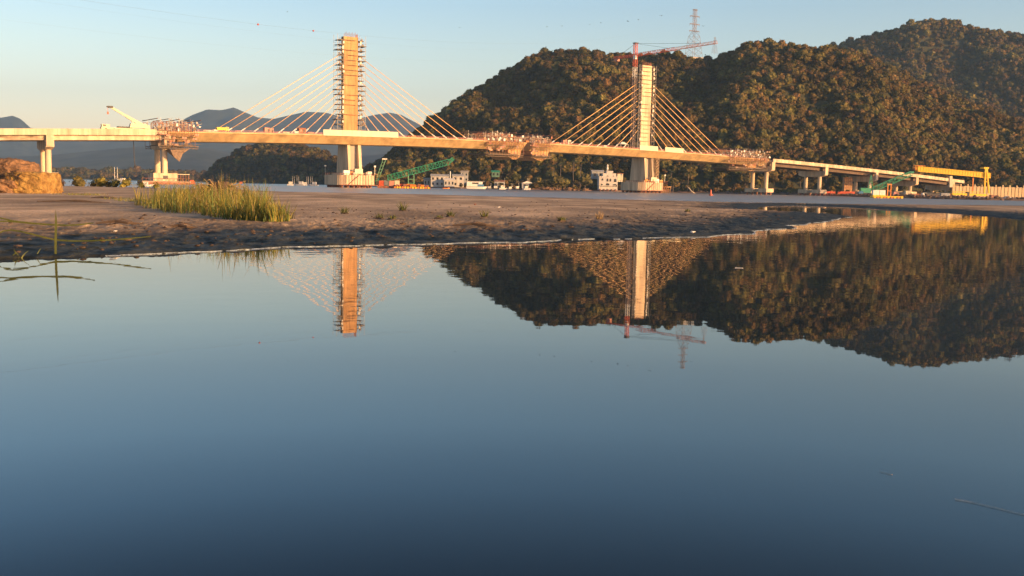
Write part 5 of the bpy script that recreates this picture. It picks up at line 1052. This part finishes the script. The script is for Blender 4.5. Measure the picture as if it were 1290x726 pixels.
# shrubs beyond the sand at left
sh = [(98, 234, .95, 'leaf2', 'dark green shrub nearest the outcrop on the left flats'), (118, 231, .6, 'leaf2', 'small shrub second from the outcrop'), (128, 232, 1.15, 'reed', 'yellow-lit round shrub in front of the blue boat'), (137, 234, .7, 'leaf2', 'dark shrub right of the yellow-lit one'), (145, 236, .85, 'leaf2', 'low dark shrub beneath the blue boat'),
      (158, 231.5, 1.0, 'reed', 'yellow-green shrub right of the blue boat'), (178, 234, .6, 'leaf2', 'small dark shrub left of the small white boat'), (197, 232, .45, 'reed', 'tiny bright shrub beside the cream platform'), (98.5, 228, 1.4, 'leaf2', 'taller bush behind the shrub nearest the outcrop'), (75, 238, .8, 'twig', 'dark brush at the foot of the outcrop')]
for k, (px, py, r_, m_, lb) in enumerate(sh):
    Y = 200 - k; g = GX(px, Y); g.z = .2; o = thing('shrub', lb, 'shrub', g, k, 'shrubs on the left flats'); mb = crown_mb(700 + k, 2 * r_, 1.6 * r_, .15, 6, 260, .13); mb.build('foliage', m_, o)
    mb = MB(); mb.tube([(0, 0, -.3), (0, 0, r_)], [.06, .03], 5); mb.build('stem', 'bark', o)

# near reed plant at the left, leaning over the water
g = G(-30, 318, .05); g.z = .04; o = thing('reed_plant', 'arching green reed leaves entering from the left edge over the near bank', 'reed', g)
def leaf_strip(mb, pts, w0):
    pts = [Vector(p_) for p_ in pts]; n = 14; out = []
    for k in range(n + 1):
        t = k / n * (len(pts) - 1); i = min(int(t), len(pts) - 2); f = t - i
        p0_, p1_, p2_, p3_ = pts[max(i - 1, 0)], pts[i], pts[i + 1], pts[min(i + 2, len(pts) - 1)]
        out.append(.5 * ((2 * p1_) + (p2_ - p0_) * f + (2 * p0_ - 5 * p1_ + 4 * p2_ - p3_) * f * f + (3 * p1_ - p0_ - 3 * p2_ + p3_) * f ** 3))
    vs = []
    for k, c in enumerate(out): w_ = w0 * math.sin(PI * min(1, .12 + .88 * (1 - k / n))) ** .7 * .5 + .002; vs += [c + Vector((0, -.3 * w_, w_)), c + Vector((0, .3 * w_, -w_))]
    mb.add(vs, [(2 * k, 2 * k + 1, 2 * k + 3, 2 * k + 2) for k in range(n)])
q = lambda px, py, Y=25.5: P(px, py, Y) - g
for pts in ([(-30, 322), (-20, 285), (5, 279), (45, 282), (88, 284), (118, 281)], [(-30, 322), (-10, 300), (10, 290), (40, 295), (75, 303), (130, 303), (190, 298)], [(-30, 322), (-40, 282), (-10, 274), (20, 279), (50, 282)]):
    mb = MB(); leaf_strip(mb, [q(a, b_) for a, b_ in pts], .036); mb.build('leaf', 'weed', o)
g2 = G(70, 322, 0.02); g2.z = 0.01; o = thing('reed_shoot', 'single upright green reed leaf at the waterline near the left edge', 'reed', g2)
mb = MB(); zt = P(70, 264, g2.y).z; mb.add([(-.025, 0, -.1), (.025, 0, -.1), (.035, .01, zt * .35), (-.025, .01, zt * .35), (.045, .015, zt * .75), (-.0, .015, zt * .75), (.03, 0, zt)], [(0, 1, 2, 3), (3, 2, 4, 5), (5, 4, 6)]); mb.build('blade', 'weed', o)
for k, (px, py) in enumerate(((22, 325), (100, 322), (45, 324))):
    g3 = G(px, py, 0.0); o = thing('water_weed', ['drooping dark weed at the waterline left of the upright blade', 'drooping dark weed at the waterline right of the upright blade', 'short weed sprig just left of the upright blade'][k], 'weed', g3, 0, 'weeds at the waterline'); mb = MB()
    for j in range(9): blade(mb, (rr.uniform(-.15, .15), rr.uniform(-.1, .2), -.02), rr.uniform(.1, .26), rr.uniform(.5, 1.6), rr.uniform(0, 6.28), .03, 5, 1.3)
    mb.build('leaves', 'weed', o)

# things adrift on the pond
for pts, rad, m_, lb in (([(1203, 629), (1225, 633), (1255, 640), (1300, 651)], .0016, 'tarp', 'thin pale straw stem floating on the pond near the right edge'), ([(1108, 594), (1124, 598)], .0014, 'tarp', 'short faint stem afloat left of the long straw one'),
                         ([(926, 337.5), (936, 338)], .012, 'tarp', 'small pale leaf afloat in the reflection of the hill')):
    w_ = [G(a, b_, .004) for a, b_ in pts]; mb = MB(); mb.tube([p_ - w_[0] for p_ in w_], [rad] * len(w_), 5); tag(mb.build('floating_stem', m_, loc=w_[0]), lb, 'stem')
